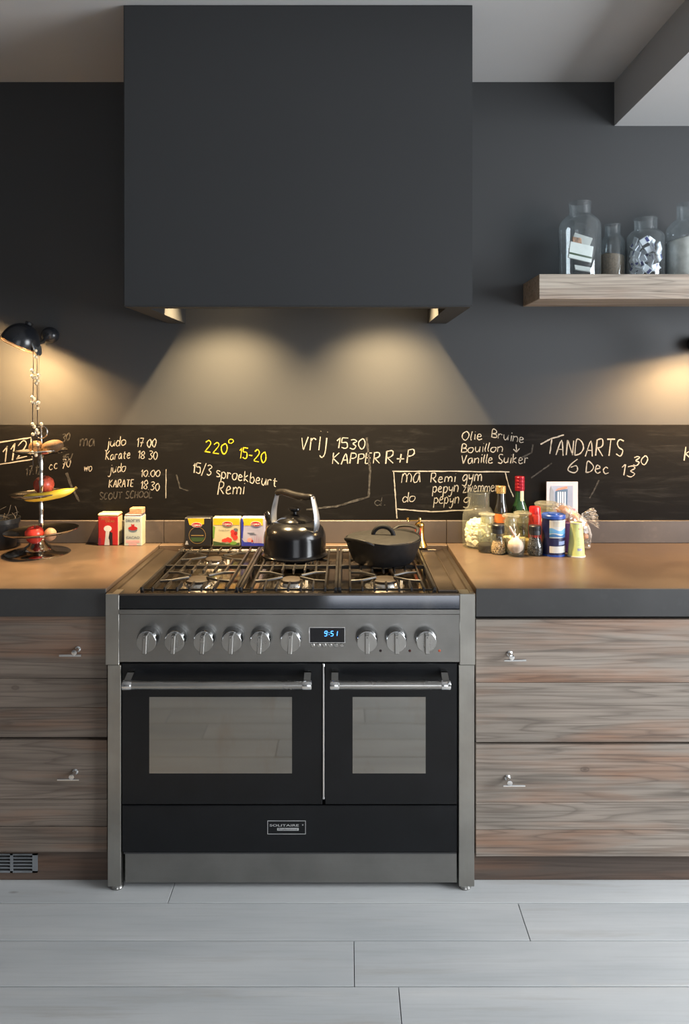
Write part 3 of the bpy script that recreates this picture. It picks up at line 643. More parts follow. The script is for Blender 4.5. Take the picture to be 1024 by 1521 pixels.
bm = BM(); tube(bm, curve3([kp(-.088,.070), kp(-.108,.088), kp(-.125,.108), kp(-.139,.132), kp(-.146,.142)], 5), [.019]*6+[.017]*5+[.0145]*5+[.0125]*4+[.0115], 16); obj('spout', bm, black_enamel, kt)
al = mat('satin aluminium', (.42,.45,.50), .36, .85)
for s in (-1, 1):
    pts = curve3([kp(s*.096,.088), kp(s*.107,.115), kp(s*.108,.150), kp(s*.098,.190), kp(s*.088,.222)], 5)
    bm = BM()
    ws = [.0115,.012,.0125,.013,.0135,.014,.0145,.015,.015,.015,.015,.0145,.014,.0135,.013,.0125,.012,.0115,.011,.0105,.010]
    tube(bm, pts, ws, 12, flat=.22, up=(dx, dy, .05)); hb_ = obj('handle_bracket', bm, al, kt)
    for k in (1, 3, 19):
        bm = BM(); p = pts[k]; lathe(bm, [(0,-.0055),(.0035,-.005),(.004,-.003),(.004,.003),(.0035,.005),(0,.0055)], (0,0,0), 12, 'x'); xform(bm.verts, Matrix.Translation(p) @ Matrix.Rotation(TH, 4, 'Z')); obj('rivet', bm, chrome, hb_)
bm = BM(); tube(bm, curve3([kp(-.096,.216), kp(-.085,.223), kp(-.05,.226), kp(0,.2195), kp(.05,.219), kp(.083,.223), kp(.090,.221)], 4), [.006,.009,.011,.012]+[.0125]*4+[.0135]*12+[.0115]*3+[.009,.007][:2], 16) if False else tube(bm, curve3([kp(-.094,.218), kp(-.06,.226), kp(0,.219), kp(.05,.2175), kp(.088,.221)], 5), [.009,.0105]+[.012]*4+[.0135]*9+[.012]*4+[.0105,.009], 16)
obj('handle_grip', bm, mat('black bakelite', (.012,.011,.011), .25), kt)

# ---------------------------------------------------------------- cast iron pan
PX, PY, PZ = .127, 2.56, GZ1
pn = thing('casserole_pan', 'black cast iron pan with loop-handled lid on the hob', 'pan', (PX, PY, PZ))
A = math.radians(50); ax_, ay_ = math.cos(A), math.sin(A)
bm = BM(); vs = lathe(bm, [(0,0),(.100,0),(.106,.004),(.122,.040),(.134,.078),(.1345,.081),(.131,.081),(.128,.076),(.116,.040),(.100,.008),(0,.007)], (PX,PY,PZ), 64)
for v in vs:   # the rim rises and flares into the two handle ears
    r = math.hypot(v.co.x-PX, v.co.y-PY)
    if r > .11 and v.co.z > PZ+.03:
        ang = math.atan2(v.co.y-PY, v.co.x-PX)
        for c0 in (A, A+PI):
            d = abs((ang-c0+PI) % (2*PI)-PI); k = max(0, math.cos(min(d*1.55, PI/2)))**2*min(1, (v.co.z-PZ-.03)/.05)
            v.co.z += .010*k; v.co.x += (v.co.x-PX)/r*.004*k; v.co.y += (v.co.y-PY)/r*.004*k
obj('pan_body', bm, cast_iron, pn)
for s in (-1, 1):
    cx_, cy_ = PX+s*ax_*.128, PY+s*ay_*.128; bx, by = -ay_, ax_
    P = [(cx_+bx*.055, cy_+by*.055, PZ+.082), (cx_+bx*.042+s*ax_*.024, cy_+by*.042+s*ay_*.024, PZ+.095), (cx_+s*ax_*.034, cy_+s*ay_*.034, PZ+.100), (cx_-bx*.042+s*ax_*.024, cy_-by*.042+s*ay_*.024, PZ+.095), (cx_-bx*.055, cy_-by*.055, PZ+.082)]
    bm = BM(); tube(bm, curve3(P, 6), .0075, 10, flat=.7); obj('pan_handle', bm, cast_iron, pn)
bm = BM(); lathe(bm, [(0,.079),(.1265,.079),(.128,.082),(.126,.0845),(.115,.0855),(.06,.090),(0,.0915)], (PX,PY,PZ), 56); ld = obj('pan_lid', bm, mat('lid iron', (.012,.012,.012), .42, scale=50, bump=.08), pn)
bm = BM(); B_ = math.radians(-12)
tube(bm, [(PX+.036*math.cos(q)*math.cos(B_), PY+.036*math.cos(q)*math.sin(B_), PZ+.089+.031*math.sin(q)) for q in [PI*i/16 for i in range(17)]], .0062, 10, flat=1.3); obj('lid_handle', bm, cast_iron, ld)

# ---------------------------------------------------------------- small things on the worktop
def at(px_, py_base, zz=WT):
    """the point of the plane z that the photograph shows at a pixel"""
    s = (py_base-HY)/(EYE-zz); return (px_-CX)/s, FP/s, s
def front_box(x0, x1, y0, z0, z1, depth, m, bev=.001, name='carton', label='', cat='box', group=None):
    t = thing(name, label, cat, ((x0+x1)/2, y0+depth/2, z0), group); bm = BM(); box(bm, x0, x1, y0, y0+depth, z0, z1, bev); return t, obj('body', bm, m, t)
def decal(poly, y, m, parent, name='printed_panel', th=.0003):
    bm = BM(); prism(bm, poly, y-th, y, 'y'); return obj(name, bm, m, parent, smooth=False)
def rect(a, b, c, d): return [(a,c),(b,c),(b,d),(a,d)]
def ell(cx, cz, rx, rz, n=20, rot=0): return [(cx+rx*math.cos(2*PI*i/n)*math.cos(rot)-rz*math.sin(2*PI*i/n)*math.sin(rot), cz+rx*math.cos(2*PI*i/n)*math.sin(rot)+rz*math.sin(2*PI*i/n)*math.cos(rot)) for i in range(n)]
p_red = mat('print red', (.33,.012,.012), .4); p_yel = mat('print yellow', (.62,.36,.008), .4); p_wht = mat('print white', (.50,.48,.44), .4); p_blk = mat('print black', (.012,.012,.014), .35)
p_grn = mat('print green', (.12,.25,.04), .4); p_dgr = mat('print dark green', (.03,.06,.02), .4); p_cream = mat('print cream', (.46,.42,.27), .45); p_blue = mat('print blue', (.02,.03,.30), .35); p_lav = mat('print lavender', (.32,.32,.45), .4); p_gold = mat('print gold', (.5,.33,.12), .3, .6)
p_dk = mat('print grey blue', (.10,.12,.14), .4); p_pink = mat('print pink', (.6,.25,.25), .4); p_sky = mat('print sky blue', (.10,.28,.50), .4)

# cocoa tins
x0, yy, s = at(145.5, 810.5); x1 = px(175.5, s); zt = pz(766.5, s)
t, b = front_box(x0, x1, yy, WT, zt, .055, p_red, .003, 'cocoa_tin', 'red cocoa tin with cream lid, beside the pale cocoa tin', 'tin')
bm = BM(); box(bm, x0-.001, x1+.001, yy-.001, yy+.056, zt-.001, zt+.010, .004); obj('tin_lid', bm, mat('cream tin lid', (.62,.52,.26), .4), t)
bm = BM(); box(bm, x1-.0015, x1+.0004, yy+.002, yy+.053, WT+.002, zt-.003); obj('side_print', bm, p_cream, t, smooth=False)
mid = (x0+x1)/2
decal([(mid-.014,WT+.002),(mid+.006,WT+.002),(mid+.004,WT+.030),(mid+.006,WT+.055),(mid-.009,WT+.055),(mid-.010,WT+.035)], yy-.0001, p_wht, t, 'printed_panel')
decal(ell(mid-.001, WT+.066, .015, .012), yy-.0001, p_wht, t)
decal([(mid+.008,WT+.002),(mid+.018,WT+.002),(mid+.017,WT+.05),(mid+.006,WT+.055),(mid+.002,WT+.028),(mid+.006,WT+.022)], yy-.0001, p_blk, t)
decal(rect(x0+.002, x0+.012, WT+.002, WT+.03), yy-.0001, mat('print maroon', (.2,.012,.03), .4), t)
text("DROSTE'S", mid-.010, zt-.015, .0125, p_gold, t, yy-.0005, .034); text('CACAO', mid+.008, zt-.024, .0115, p_gold, t, yy-.0005, .034)
x0, yy, s = at(184.5, 810.8); x1 = px(210.5, s); zt = pz(767, s); W3 = .058
p_tin = mat('pale tin print', (.36,.40,.36), .4)
t, b = front_box(x0, x1, yy, WT, zt, W3, p_tin, .002, 'cocoa_tin', 'pale grey cocoa tin with red crest and a cork block on top', 'tin')
bm = BM(); box(bm, x0+.001, x1-.001, yy+.001, yy+W3-.001, zt-.001, zt+.008, .003); obj('tin_lid', bm, mat('purple grey lid', (.22,.18,.2), .3, .4), t)
bm = BM(); box(bm, x1-.001, x1+.0004, yy+.002, yy+W3-.002, WT+.001, zt-.002); obj('side_print', bm, p_cream, t, smooth=False)
mid = (x0+x1)/2
text("DROSTE'S", mid, zt-.021, .014, p_dk, t, yy-.0005, .054, .0003); text('CACAO', mid, WT+.028, .013, p_dk, t, yy-.0005, .052, .0003)
decal(ell(mid, WT+.062, .017, .009), yy-.0001, p_dk, t); decal(ell(mid, WT+.068, .018, .008), yy-.0003, p_red, t)
decal([(mid-.006,WT+.074),(mid+.006,WT+.074),(mid+.005,WT+.086),(mid,WT+.081),(mid-.005,WT+.086)], yy-.0004, p_red, t)
decal(rect(mid-.026, mid+.026, WT+.012, WT+.022), yy-.0001, p_pink, t); decal(rect(mid-.016, mid+.016, WT+.002, WT+.009), yy-.0001, p_pink, t)
bm = BM(); box(bm, x0+.018, x0+.068, yy+.008, yy+.05, zt+.008, zt+.030, .002); obj_ = obj('cork_block', bm, mat('cork', (.48,.24,.12), .8, scale=90, var=.15, bump=.3)); tag(obj_, 'orange brown cork block lying on the pale cocoa tin', 'block')

# tea boxes
def tea(xa, xb, body, lab, kind):
    x0, yy, s = at(xa, 811.3); x1 = px(xb, s); zt = pz(769, s); d = .045; w = x1-x0; h = zt-WT
    t, b = front_box(x0, x1, yy, WT, zt, d, body, .003, 'tea_box', lab, 'tea box', 'tea boxes behind the cooker'); m = (x0+x1)/2; f = yy-.0001
    if kind == 0:
        decal([(x0+.013,zt-.003),(x1-.028,zt-.003),(x1-.028,zt-.024),(m-.004,zt-.034),(x0+.02,zt-.028)], f, p_yel, t); lx = m-.004; lz = zt-.028
        c = ell(m-.002, WT+.042, .032, .032, 24); bm = BM(); ribbon(bm, [Vector(p) for p in c]+[Vector(c[0])], .0018, f-.0004, 0); obj('printed_ring', bm, p_gold, t, smooth=False)
        decal(rect(m-.026, m+.022, WT+.040, WT+.043), f, p_gold, t); decal([(m-.024,WT+.018),(m+.022,WT+.018),(m+.026,WT+.034),(m-.028,WT+.034)], f, p_dgr, t)
        decal([(x0+.003,WT+.006),(x0+.016,WT+.006),(x0+.012,WT+.02),(x0+.007,WT+.02)], f, mat('print grey', (.3,.3,.32), .4), t)
    else:
        decal(rect(x0+.003, x1-.003, zt-.028, zt-.002) if kind == 1 else rect(x0+.008, x1-.006, zt-.030, zt-.002), f, p_yel, t); lx = m+.004 if kind == 1 else m+.012; lz = zt-.024
        if kind == 1:
            decal([(x0+.002,WT+.002),(x1-.002,WT+.002),(x1-.002,WT+.014),(m,WT+.010),(x0+.002,WT+.02)], f, p_dgr, t)
            decal([(x0+.001,WT+.03),(x0+.006,WT+.03),(x0+.010,zt-.036),(x0+.001,zt-.03)], f, p_grn, t)
            text('Forest Fruits', m-.008, WT+.059, .009, p_dk, t, f-.0005, .042)
            for q, (a, c, r) in enumerate(((.028,.04,.011),(.034,.03,.010),(.006,.022,.009),(-.004,.019,.008),(.013,.019,.009),(.024,.052,.008),(-.012,.018,.006),(.036,.046,.007))):
                decal(ell(m+a, WT+c+.004, r, r, 14), f-.0003-q*.00005, mat('berry red', (.55,.03,.02), .4) if q != 7 else p_red, t, 'printed_berry')
            decal(ell(m+.036, WT+.063, .009, .007), f-.0002, p_dk, t); decal(ell(m+.026, WT+.012, .014, .007), f-.0002, p_grn, t)
        else:
            decal([(x0+.001,WT+.001),(x1-.001,WT+.001),(x1-.001,WT+.010),(m+.01,WT+.014),(x0+.012,WT+.016),(x0+.001,WT+.03)], f, p_blue, t)
            decal([(x0,WT+.03),(x0+.006,WT+.03),(x0+.010,zt-.02),(x0+.004,zt-.002),(x0,zt-.002)], f, p_blue, t)
            for q, (a, hh) in enumerate(((-.006,.022),(.004,.03),(.012,.036),(.02,.028),(.028,.032))): decal([(m+a,WT+.012),(m+a+.007,WT+.012),(m+a+.0035,WT+.014+hh)], f-.0002, mat('print mauve', (.3,.22,.34), .4), t, 'printed_peak')
            decal(ell(m-.012, WT+.024, .010, .008), f-.0002, p_pink, t); decal(ell(m-.002, WT+.02, .004, .004), f-.0004, p_red, t)
            decal(rect(m-.02, m+.006, WT+.050, WT+.052), f-.0002, p_dk, t); decal(rect(m-.012, m+.012, WT+.045, WT+.0465), f-.0002, p_dk, t)
    decal(ell(lx, lz, .0205, .0105, 24, -.05), f-.0006, p_wht, t, 'logo_border'); lg = decal(ell(lx, lz, .0185, .0088, 24, -.05), f-.001, p_red, t, 'logo')
    text('Lipton', lx, lz-.0042, .0125, p_wht, t, f-.0016, .029, .0003)
tea(274, 314, p_blk, 'black tea box with yellow patch, standing farthest from the kettle', 0)
tea(316, 357, p_cream, 'yellow and green tea box with red berries, the middle one', 1)
tea(358.5, 393, p_lav, 'lavender and blue tea box standing next to the kettle spout', 2)

# brass mill
mx, my, s = at(624, 812.5); ml = thing('pepper_mill', 'small brass hand mill with crank behind the cast iron pan', 'pepper mill', (mx, my, WT)); my += .01
bm = BM(); lathe(bm, [(0,0),(.030,0),(.030,.004),(.026,.012),(.021,.024),(.0185,.034),(.0185,.036),(.0175,.038),(.0175,.080),(.0185,.082),(.0185,.085),(.015,.091),(.006,.095),(0,.096)], (mx,my,WT), 32); obj('mill_body', bm, brass, ml)
bm = BM(); lathe(bm, [(.0178,.045),(.0181,.0455),(.0181,.073),(.0178,.0735)], (mx,my,WT), 32)
bmesh.ops.delete(bm, geom=[v for v in bm.verts if not (v.co.y < my-.001 and v.co.x < mx+.004)], context='VERTS'); obj('mill_label', bm, mat('mill red label', (.28,.03,.015), .35), ml)
bm = BM(); lathe(bm, [(0,.094),(.005,.094),(.005,.103),(.0065,.105),(.005,.111),(0,.112)], (mx,my,WT), 14); tube(bm, [(mx,my,WT+.101),(mx-.046,my-.006,WT+.100)], .0022, 8)
lathe(bm, [(0,.096),(.004,.097),(.004,.101),(.002,.104),(.0045,.108),(.0045,.112),(0,.114)], (mx-.046,my-.006,WT), 12); obj('crank', bm, brass, ml)

# glass jars
def jar_prof(r, h, rn, hn, hs, flare=.003):
    """apothecary bottle: body radius r, shoulder height hs, neck radius rn from hn to h"""
    return [(0,0),(r*.9,0),(r,.006),(r,hs),(r*.93,hs+(hn-hs)*.35),(rn+(r-rn)*.45,hs+(hn-hs)*.75),(rn,hn),(rn,h-.006),(rn+flare,h-.004),(rn+flare,h)]
def jar(xc, yb, w, htop, nw, nty, sty, lab, grp=None, stopper=None, gm_=None, name='glass_jar', z0=WT, ys=None, seg=40):
    if ys is None: ys = yb
    x, y, s = px(xc, FP/ys), ys, FP/ys; r = w/2/s
    y += r if ys is None else 0
    s2 = FP/y; x = px(xc, s2); r = w/2/s2; h = pz(htop, s2)-z0; t = thing(name, lab, 'jar', (x, y, z0), grp)
    bm = BM(); lathe(bm, jar_prof(r, h, nw/2/s2, pz(nty, s2)-z0, pz(sty, s2)-z0), (x,y,z0), seg); obj('glass_body', bm, gm_ or clear_b, t)
    if stopper:
        rn = nw/2/s2; bm = BM(); hh = stopper
        lathe(bm, [(0,h-.02),(rn*.8,h-.02),(rn*.9,h),(rn*.8,h+hh*.35),(rn*1.25,h+hh*.6),(rn*1.3,h+hh*.85),(rn*1.15,h+hh),(0,h+hh)], (x,y,z0), seg); obj('stopper', bm, glass_mat('ground glass stopper', 'd8d8cc', .25, 1.3) if 'gs' not in MATS else MATS['gs'], t)
    return x, y, r, h, s2
gsm = glass_mat('ground glass', 'dcdccd', .28, 1.3); MATS['gs'] = gsm
def pile(name, lab, cat, m, x, y, r, z0, z1, size, n, seed=1, flat=.8, shape='box'):
    rnd = random.Random(seed); bm = BM()
    for k in range(n):
        a = rnd.uniform(0, 2*PI); q = (r-size*.75)*math.sqrt(rnd.random()) if rnd.random() < .4 else (r-size*.75)
        zz = z0+size*.5+(z1-z0-size)*rnd.random(); top = max(0, zz-(z0+z1)/2)/(z1-z0)
        p = (x+q*math.cos(a)*(1-top*.5), y+q*math.sin(a)*(1-top*.5), zz); sz = size*rnd.uniform(.8,1.15)
        R = Matrix.Rotation(rnd.uniform(0,6), 4, 'Z') @ Matrix.Rotation(rnd.uniform(0,6), 4, 'X')
        if shape == 'box': vs = box(bm, -sz/2, sz/2, -sz/2*flat, sz/2*flat, -sz/2*flat, sz/2*flat, sz*.12)
        else: vs = lathe(bm, [(0,-sz/2),(sz*.4,-sz*.3),(sz*.5,0),(sz*.4,sz*.3),(0,sz/2)], (0,0,0), 8)
        xform(vs, Matrix.Translation(p) @ R)
    lathe(bm, [(0,0),(r*.8,0),(r*.8,(z1-z0)*.8),(0,(z1-z0)*.85)], (x,y,z0), 20)
    o = obj(name, bm, m, smooth=shape != 'box'); tag(o, lab, cat, kind='stuff'); return o
def fill(name, lab, cat, m, x, y, r, z0, z1, tilt=0, seg=32):
    bm = BM(); vs = lathe(bm, [(0,0),(r*.9,0),(r,.005),(r,z1-z0-.004),(r*.9,z1-z0),(0,z1-z0+.002)], (x,y,z0), seg)
    for v in vs:
        if v.co.z > z0+.01: v.co.z += tilt*(v.co.x-x)
    o = obj(name, bm, m); tag(o, lab, cat, kind='stuff'); return o
sugar = mat('white sugar lumps', (.78,.72,.62), .7, scale=60)
x, y, r, h, s = jar(711, 2.806, 47, 730, 32, 752, 765, 'largest glass jar on the worktop, filled with white lumps', stopper=None)
pile('sugar_lumps', 'white lumps filling the largest glass jar', 'sugar lumps', sugar, x, y, r*.93, WT+.006, pz(770, s), .026, 130, 4)
x, y, r, h, s = jar(723.5, 2.716, 27, 768, 19, 778, 787, 'small stoppered glass jar with dark contents in front of the largest jar', stopper=.014)
fill('dark_spice', 'dark spice at the bottom of the small stoppered jar', 'spice', mat('dark spice', (.015,.013,.012), .9, scale=120, bump=.4), x, y, r*.93, WT+.004, pz(807, s))
x, y, r, h, s = jar(759, 2.716, 27, 772, 20, 781, 790, 'stoppered clear jar behind the garlic bowl, nearer the soy bottle', stopper=.020)
fill('pale_grains', 'pale grains in the clear jar nearer the soy bottle', 'grains', mat('pale grains', (.62,.50,.30), .8, scale=150, bump=.4), x, y, r*.93, WT+.004, WT+.055)
x, y, r, h, s = jar(777, 2.766, 27, 768, 21, 777, 786, 'stoppered clear jar behind the garlic bowl, nearer the red tin', stopper=.020)
fill('yellow_grains', 'yellowish grains in the clear jar nearer the red tin', 'grains', mat('yellow grains', (.55,.44,.2), .8, scale=150, bump=.4), x, y, r*.93, WT+.004, WT+.04)
x, y, r, h, s = jar(812, 2.820, 36, 758, 27, 765, 775, 'glass jar with wide flat stopper behind the blue canister', stopper=.032)
fill('white_powder', 'white powder in the wide stoppered jar behind the blue canister', 'powder', mat('white powder', (.7,.68,.62), .9, scale=50), x, y, r*.93, WT+.004, WT+.10)

# bottles
def bottle(name, lab, xc, yb, w, prof_px, m, cap_m, cap, neck_r, label_m=None, lab_z=None):
    y = yb; s = FP/y; x = px(xc, s); r = w/2/s; t = thing(name, lab, 'bottle', (x, y, WT))
    prof = [(0,0),(w/2/s*.92,0),(w/2/s,.004)]+[(rr/s, pz(yy_, s)-WT) for yy_, rr in prof_px]
    bm = BM(); lathe(bm, prof, (x,y,WT), 36); obj('glass_body', bm, m, t)
    bm = BM(); z0, z1 = pz(cap[1], s)-WT, pz(cap[0], s)-WT; rc = cap[2]/s
    pr = [(0,z0-.004),(rc,z0-.004),(rc,z0)]
    for k in range(4): a = z0+(z1-z0)*(k+.2)/4; pr += [(rc*1.03,a),(rc*1.03,a+(z1-z0)*.15),(rc*.98,a+(z1-z0)*.17)]
    pr += [(rc*.95,z1),(0,z1+.001)]; lathe(bm, pr, (x,y,WT), 32); obj('bottle_cap', bm, cap_m, t)
    for a, b, rr, mm, a0, a1 in (label_m or []):
        bm = BM(); z0, z1 = pz(b, s), pz(a, s); R_ = rr/s+.0004; n = 16
        V = [[bm.verts.new((x+R_*math.sin(q), y-R_*math.cos(q), zz)) for q in [a0+(a1-a0)*i/n for i in range(n+1)]] for zz in (z0, z1)]
        for i in range(n): bm.faces.new((V[0][i],V[0][i+1],V[1][i+1],V[1][i]))
        obj('paper_label', bm, mm, t)
    return t
soy_g = mat('near black glass', (.012,.010,.008), .06, coat=1)
bottle('soy_bottle', 'dark sauce bottle with gold cap behind the small grinder', 744.5, 2.800, 21, [(773,10.5),(757,10),(748,7.5),(740,6.3),(730,6)], soy_g, mat('gold cap', (.75,.52,.22), .28, .8), (722,731,7), 6, [(762,775,10.4,mat('orange label', (.55,.14,.03), .4),-1.3,1.3),(748,741,0,soy_g,0,0)][:1])
wine_g = mat('dark green bottle glass', (.010,.035,.012), .05, coat=1)
bottle('wine_bottle', 'green glass bottle with shiny red capsule, tallest on the worktop', 772.5, 2.832, 26, [(768,13),(760,12.8),(752,10.5),(745,7.2),(738,6.2),(727,6)], wine_g, mat('red foil capsule', (.30,.012,.025), .25, .5), (707.5,727,7), 6, [(727,744,6.8,p_cream,-.1,.75)])

# grinders
def grinder(lab, xc, yb, w, fm, nm_, tilt=0, fl=.55, flab='pepper'):
    x, y, s = at(xc, yb); r = w/2/s; y += r; s = FP/y; r = w/2/s; x = px(xc, s); t = thing('spice_grinder', lab, 'grinder', (x, y, WT), 'spice grinders'); k = r/.03
    bm = BM(); lathe(bm, [(0,0),(.025*k,0),(.027*k,.003),(.0285*k,.012),(.030*k,.028),(.0275*k,.043),(.021*k,.056),(.0185*k,.064),(.0185*k,.074),(.020*k,.078)], (x,y,WT), 36); obj('glass_body', bm, clear, t)
    bm = BM(); pr = [(0,.076),(.0215*k,.076)]
    lathe(bm, pr+[(.0215*k,.090),(.0205*k,.092),(.0215*k,.094),(.0215*k,.106),(.018*k,.109),(0,.109)], (x,y,WT), 28)
    for q in range(20):
        a = 2*PI*q/20; vs = box(bm, .0205*k, .0222*k, -.001, .001, .077, .105); xform(vs, Matrix.Translation((x,y,WT)) @ Matrix.Rotation(a, 4, 'Z'))
    obj('grinder_cap', bm, mat('black grinder cap', (.014,.016,.02), .4), t)
    pile(nm_, flab, 'spice', fm, x, y, .0275*k, WT+.003, WT+.078*fl, .0055, 700, 2, 1, 'ball')
grinder('small spice grinder with pale brown seeds and black cap', 740.5, 825, 24, mat('pale seeds', (.38,.26,.14), .7, var=.3, scale=200), 'coriander_seeds', 0, .6, 'pale brown seeds inside the spice grinder')
grinder('small spice grinder with black peppercorns and black cap beside the blue canister', 795, 827, 24.5, mat('peppercorns', (.03,.024,.02), .6, var=.4, scale=200), 'peppercorns', 0, .8, 'black peppercorns inside the grinder')

# garlic in a glass
x, y, s = at(769.5, 828.5); r = 14/s; y += r; gb = thing('glass_bowl', 'small clear cut glass bowl holding a garlic bulb', 'bowl', (x, y, WT))
bm = BM(); lathe(bm, [(0,0),(.027,0),(.029,.003),(.0315,.02),(.034,.045),(.0355,.068),(.0345,.068),(.033,.045),(.030,.02),(.026,.007),(0,.006)], (x,y,WT), 24); obj('bowl_glass', bm, clear, gb)
gar = mat('garlic skin', (.68,.50,.44), .5, var=.12, scale=30); g = thing('garlic_bulb', 'pinkish white garlic bulb with long stem sitting in the glass bowl', 'garlic', (x, y, WT+.012))
bm = BM(); vs = lathe(bm, [(0,.0),(.014,.002),(.026,.014),(.0285,.026),(.025,.040),(.014,.052),(.006,.062)], (0,0,0), 48)
for v in vs: a = math.atan2(v.co.y, v.co.x); k = 1+.09*abs(math.sin(a*3.5))-.05; v.co.x *= k; v.co.y *= k
xform(vs, Matrix.Translation((x,y,WT+.010))); obj('bulb', bm, gar, g)
bm = BM(); tube(bm, curve3([(x,y,WT+.062),(x-.004,y,WT+.075),(x-.014,y-.002,WT+.090),(x-.022,y-.004,WT+.108)], 4), [.008,.0075,.007,.0065,.006,.006,.006,.0065,.007,.007,.006,.005,.003], 10, flat=.7); obj('stem', bm, gar, g)
bm = BM(); tube(bm, curve3([(x+.004,y,WT+.058),(x+.010,y-.004,WT+.072),(x+.014,y-.004,WT+.082)], 4), [.006,.006,.005,.005,.004,.004,.003,.002,.002], 8, flat=.6); obj('stem', bm, gar, g)

# red tin
x, y, s = px(796.5, 393), 2.743, 393; t = thing('spice_tin', 'red spice jar with red lid behind the peppercorn grinder', 'jar', (x, y+.02, WT)); y += .02; s = FP/y
bm = BM(); lathe(bm, [(0,0),(.024,0),(.024,pz(765,s)-WT),(.020,pz(762,s)-WT)], (x,y,WT), 28); obj('tin_body', bm, mat('red tin print', (.34,.02,.012), .35, var=.25, scale=60), t)
bm = BM(); lathe(bm, [(.0,pz(763,s)-WT-.002),(.0215,pz(763,s)-WT-.002),(.0215,pz(754,s)-WT),(.0195,pz(752.5,s)-WT),(0,pz(752.5,s)-WT)], (x,y,WT), 28); obj('tin_lid', bm, mat('red lid', (.35,.012,.012), .3), t)

# blue canister
x, y, s = at(823, 827.5); r = 16.8/s; y += r; s = FP/y; x = px(822.5, s); H_ = pz(763, s)-WT; t = thing('salt_canister', 'blue cardboard salt canister with wave label and blue lid', 'canister', (x, y, WT))
blu = mat('dark blue card', (.006,.008,.045), .35); blu2 = mat('bright blue plastic', (.012,.05,.26), .35)
bm = BM(); lathe(bm, [(0,.003),(r,.003),(r,H_-.012),(0,H_-.012)], (x,y,WT), 40); obj('canister_body', bm, blu, t)
bm = BM(); lathe(bm, [(0,0),(r*1.02,0),(r*1.02,.006),(r,.006)], (x,y,WT), 40); obj('canister_base', bm, blu2, t)
bm = BM(); lathe(bm, [(r,H_-.014),(r*1.05,H_-.014),(r*1.05,H_-.004),(r*.98,H_),(r*.9,H_-.002),(r*.5,H_-.003),(r*.45,H_+.003),(0,H_+.003)], (x,y,WT), 40); obj('canister_lid', bm, blu2, t)
def wrap(z0f, z1f, a0, a1, m, off, par, n=20, c=None):
    cx, cy, R0 = c or (x, y, r)
    bm = BM(); R_ = R0+off; lo = []; hi = []
    for i in range(n+1):
        q = a0+(a1-a0)*i/n; u = i/n
        lo.append(bm.verts.new((cx+R_*math.sin(q), cy-R_*math.cos(q), WT+(z0f(u) if callable(z0f) else z0f)))); hi.append(bm.verts.new((cx+R_*math.sin(q), cy-R_*math.cos(q), WT+(z1f(u) if callable(z1f) else z1f))))
    for i in range(n): bm.faces.new((lo[i],lo[i+1],hi[i+1],hi[i]))
    return obj('paper_label', bm, m, par)
wrap(.068, H_-.018, -.62, 1.35, p_wht, .0004, t); wrap(lambda u: .083+.003*math.sin(u*7), lambda u: .099+.005*math.sin(u*8+1), -.62, 1.35, p_sky, .0008, t)
wrap(lambda u: .070+.002*math.sin(u*6), lambda u: .080+.003*math.sin(u*9), -.62, 1.35, mat('wave blue', (.03,.12,.28), .4), .0008, t)
wrap(.014, .038, -.62, 1.35, p_wht, .0004, t); wrap(.043, .056, .2, 1.0, mat('label pale blue', (.2,.25,.4), .4), .0004, t)
for k in range(4): wrap(H_-.024-k*.005, H_-.0228-k*.005, -.3, .9, p_gold, .0008, t)

# purple packet and green tub
x0, yy, s = at(837, 821); x1 = px(849, s); bm = BM(); box(bm, x0, x1, yy, yy+.04, WT, pz(776, s), .004); tag(obj('snack_packet', bm, mat('purple packet', (.05,.012,.06), .4)), 'dark purple packet wedged beside the blue canister', 'packet')
x, y, s = at(857, 828); r = 12.5/s; y += r*.8; s = FP/y; x = px(856.5, s); t = thing('paper_tub', 'pale green tapered paper tub with white rim at bottom', 'tub', (x, y, WT)); hh = pz(776, s)-WT
bm = BM(); lathe(bm, [(0,.003),(12.2/s,.003),(8.6/s,hh-.002),(0,hh-.002)], (x,y,WT), 36); obj('tub_body', bm, mat('pale green card', (.56,.60,.22), .5), t)
bm = BM(); lathe(bm, [(0,0),(13.3/s,0),(13.5/s,.002),(13.2/s,.0045),(12.2/s,.0045)], (x,y,WT), 36); obj('tub_rim', bm, p_wht, t)
bm = BM(); lathe(bm, [(8.6/s,hh-.003),(9/s,hh-.002),(9/s,hh+.001),(8.4/s,hh+.001),(8.2/s,hh-.004)], (x,y,WT), 36); obj('tub_rim', bm, p_wht, t)
wrap(.012, .033, -.15, .45, p_lav, .0008, t, c=(x,y,11.2/s)); wrap(hh-.022, hh-.017, .1, .7, p_pink, .0008, t, c=(x,y,9.3/s))
for k in range(5): wrap(.045+k*.006, .0465+k*.006, -.1, .6, mat('print olive', (.35,.38,.12), .5), .0008, t, c=(x,y,(11.0-k*.25)/s))

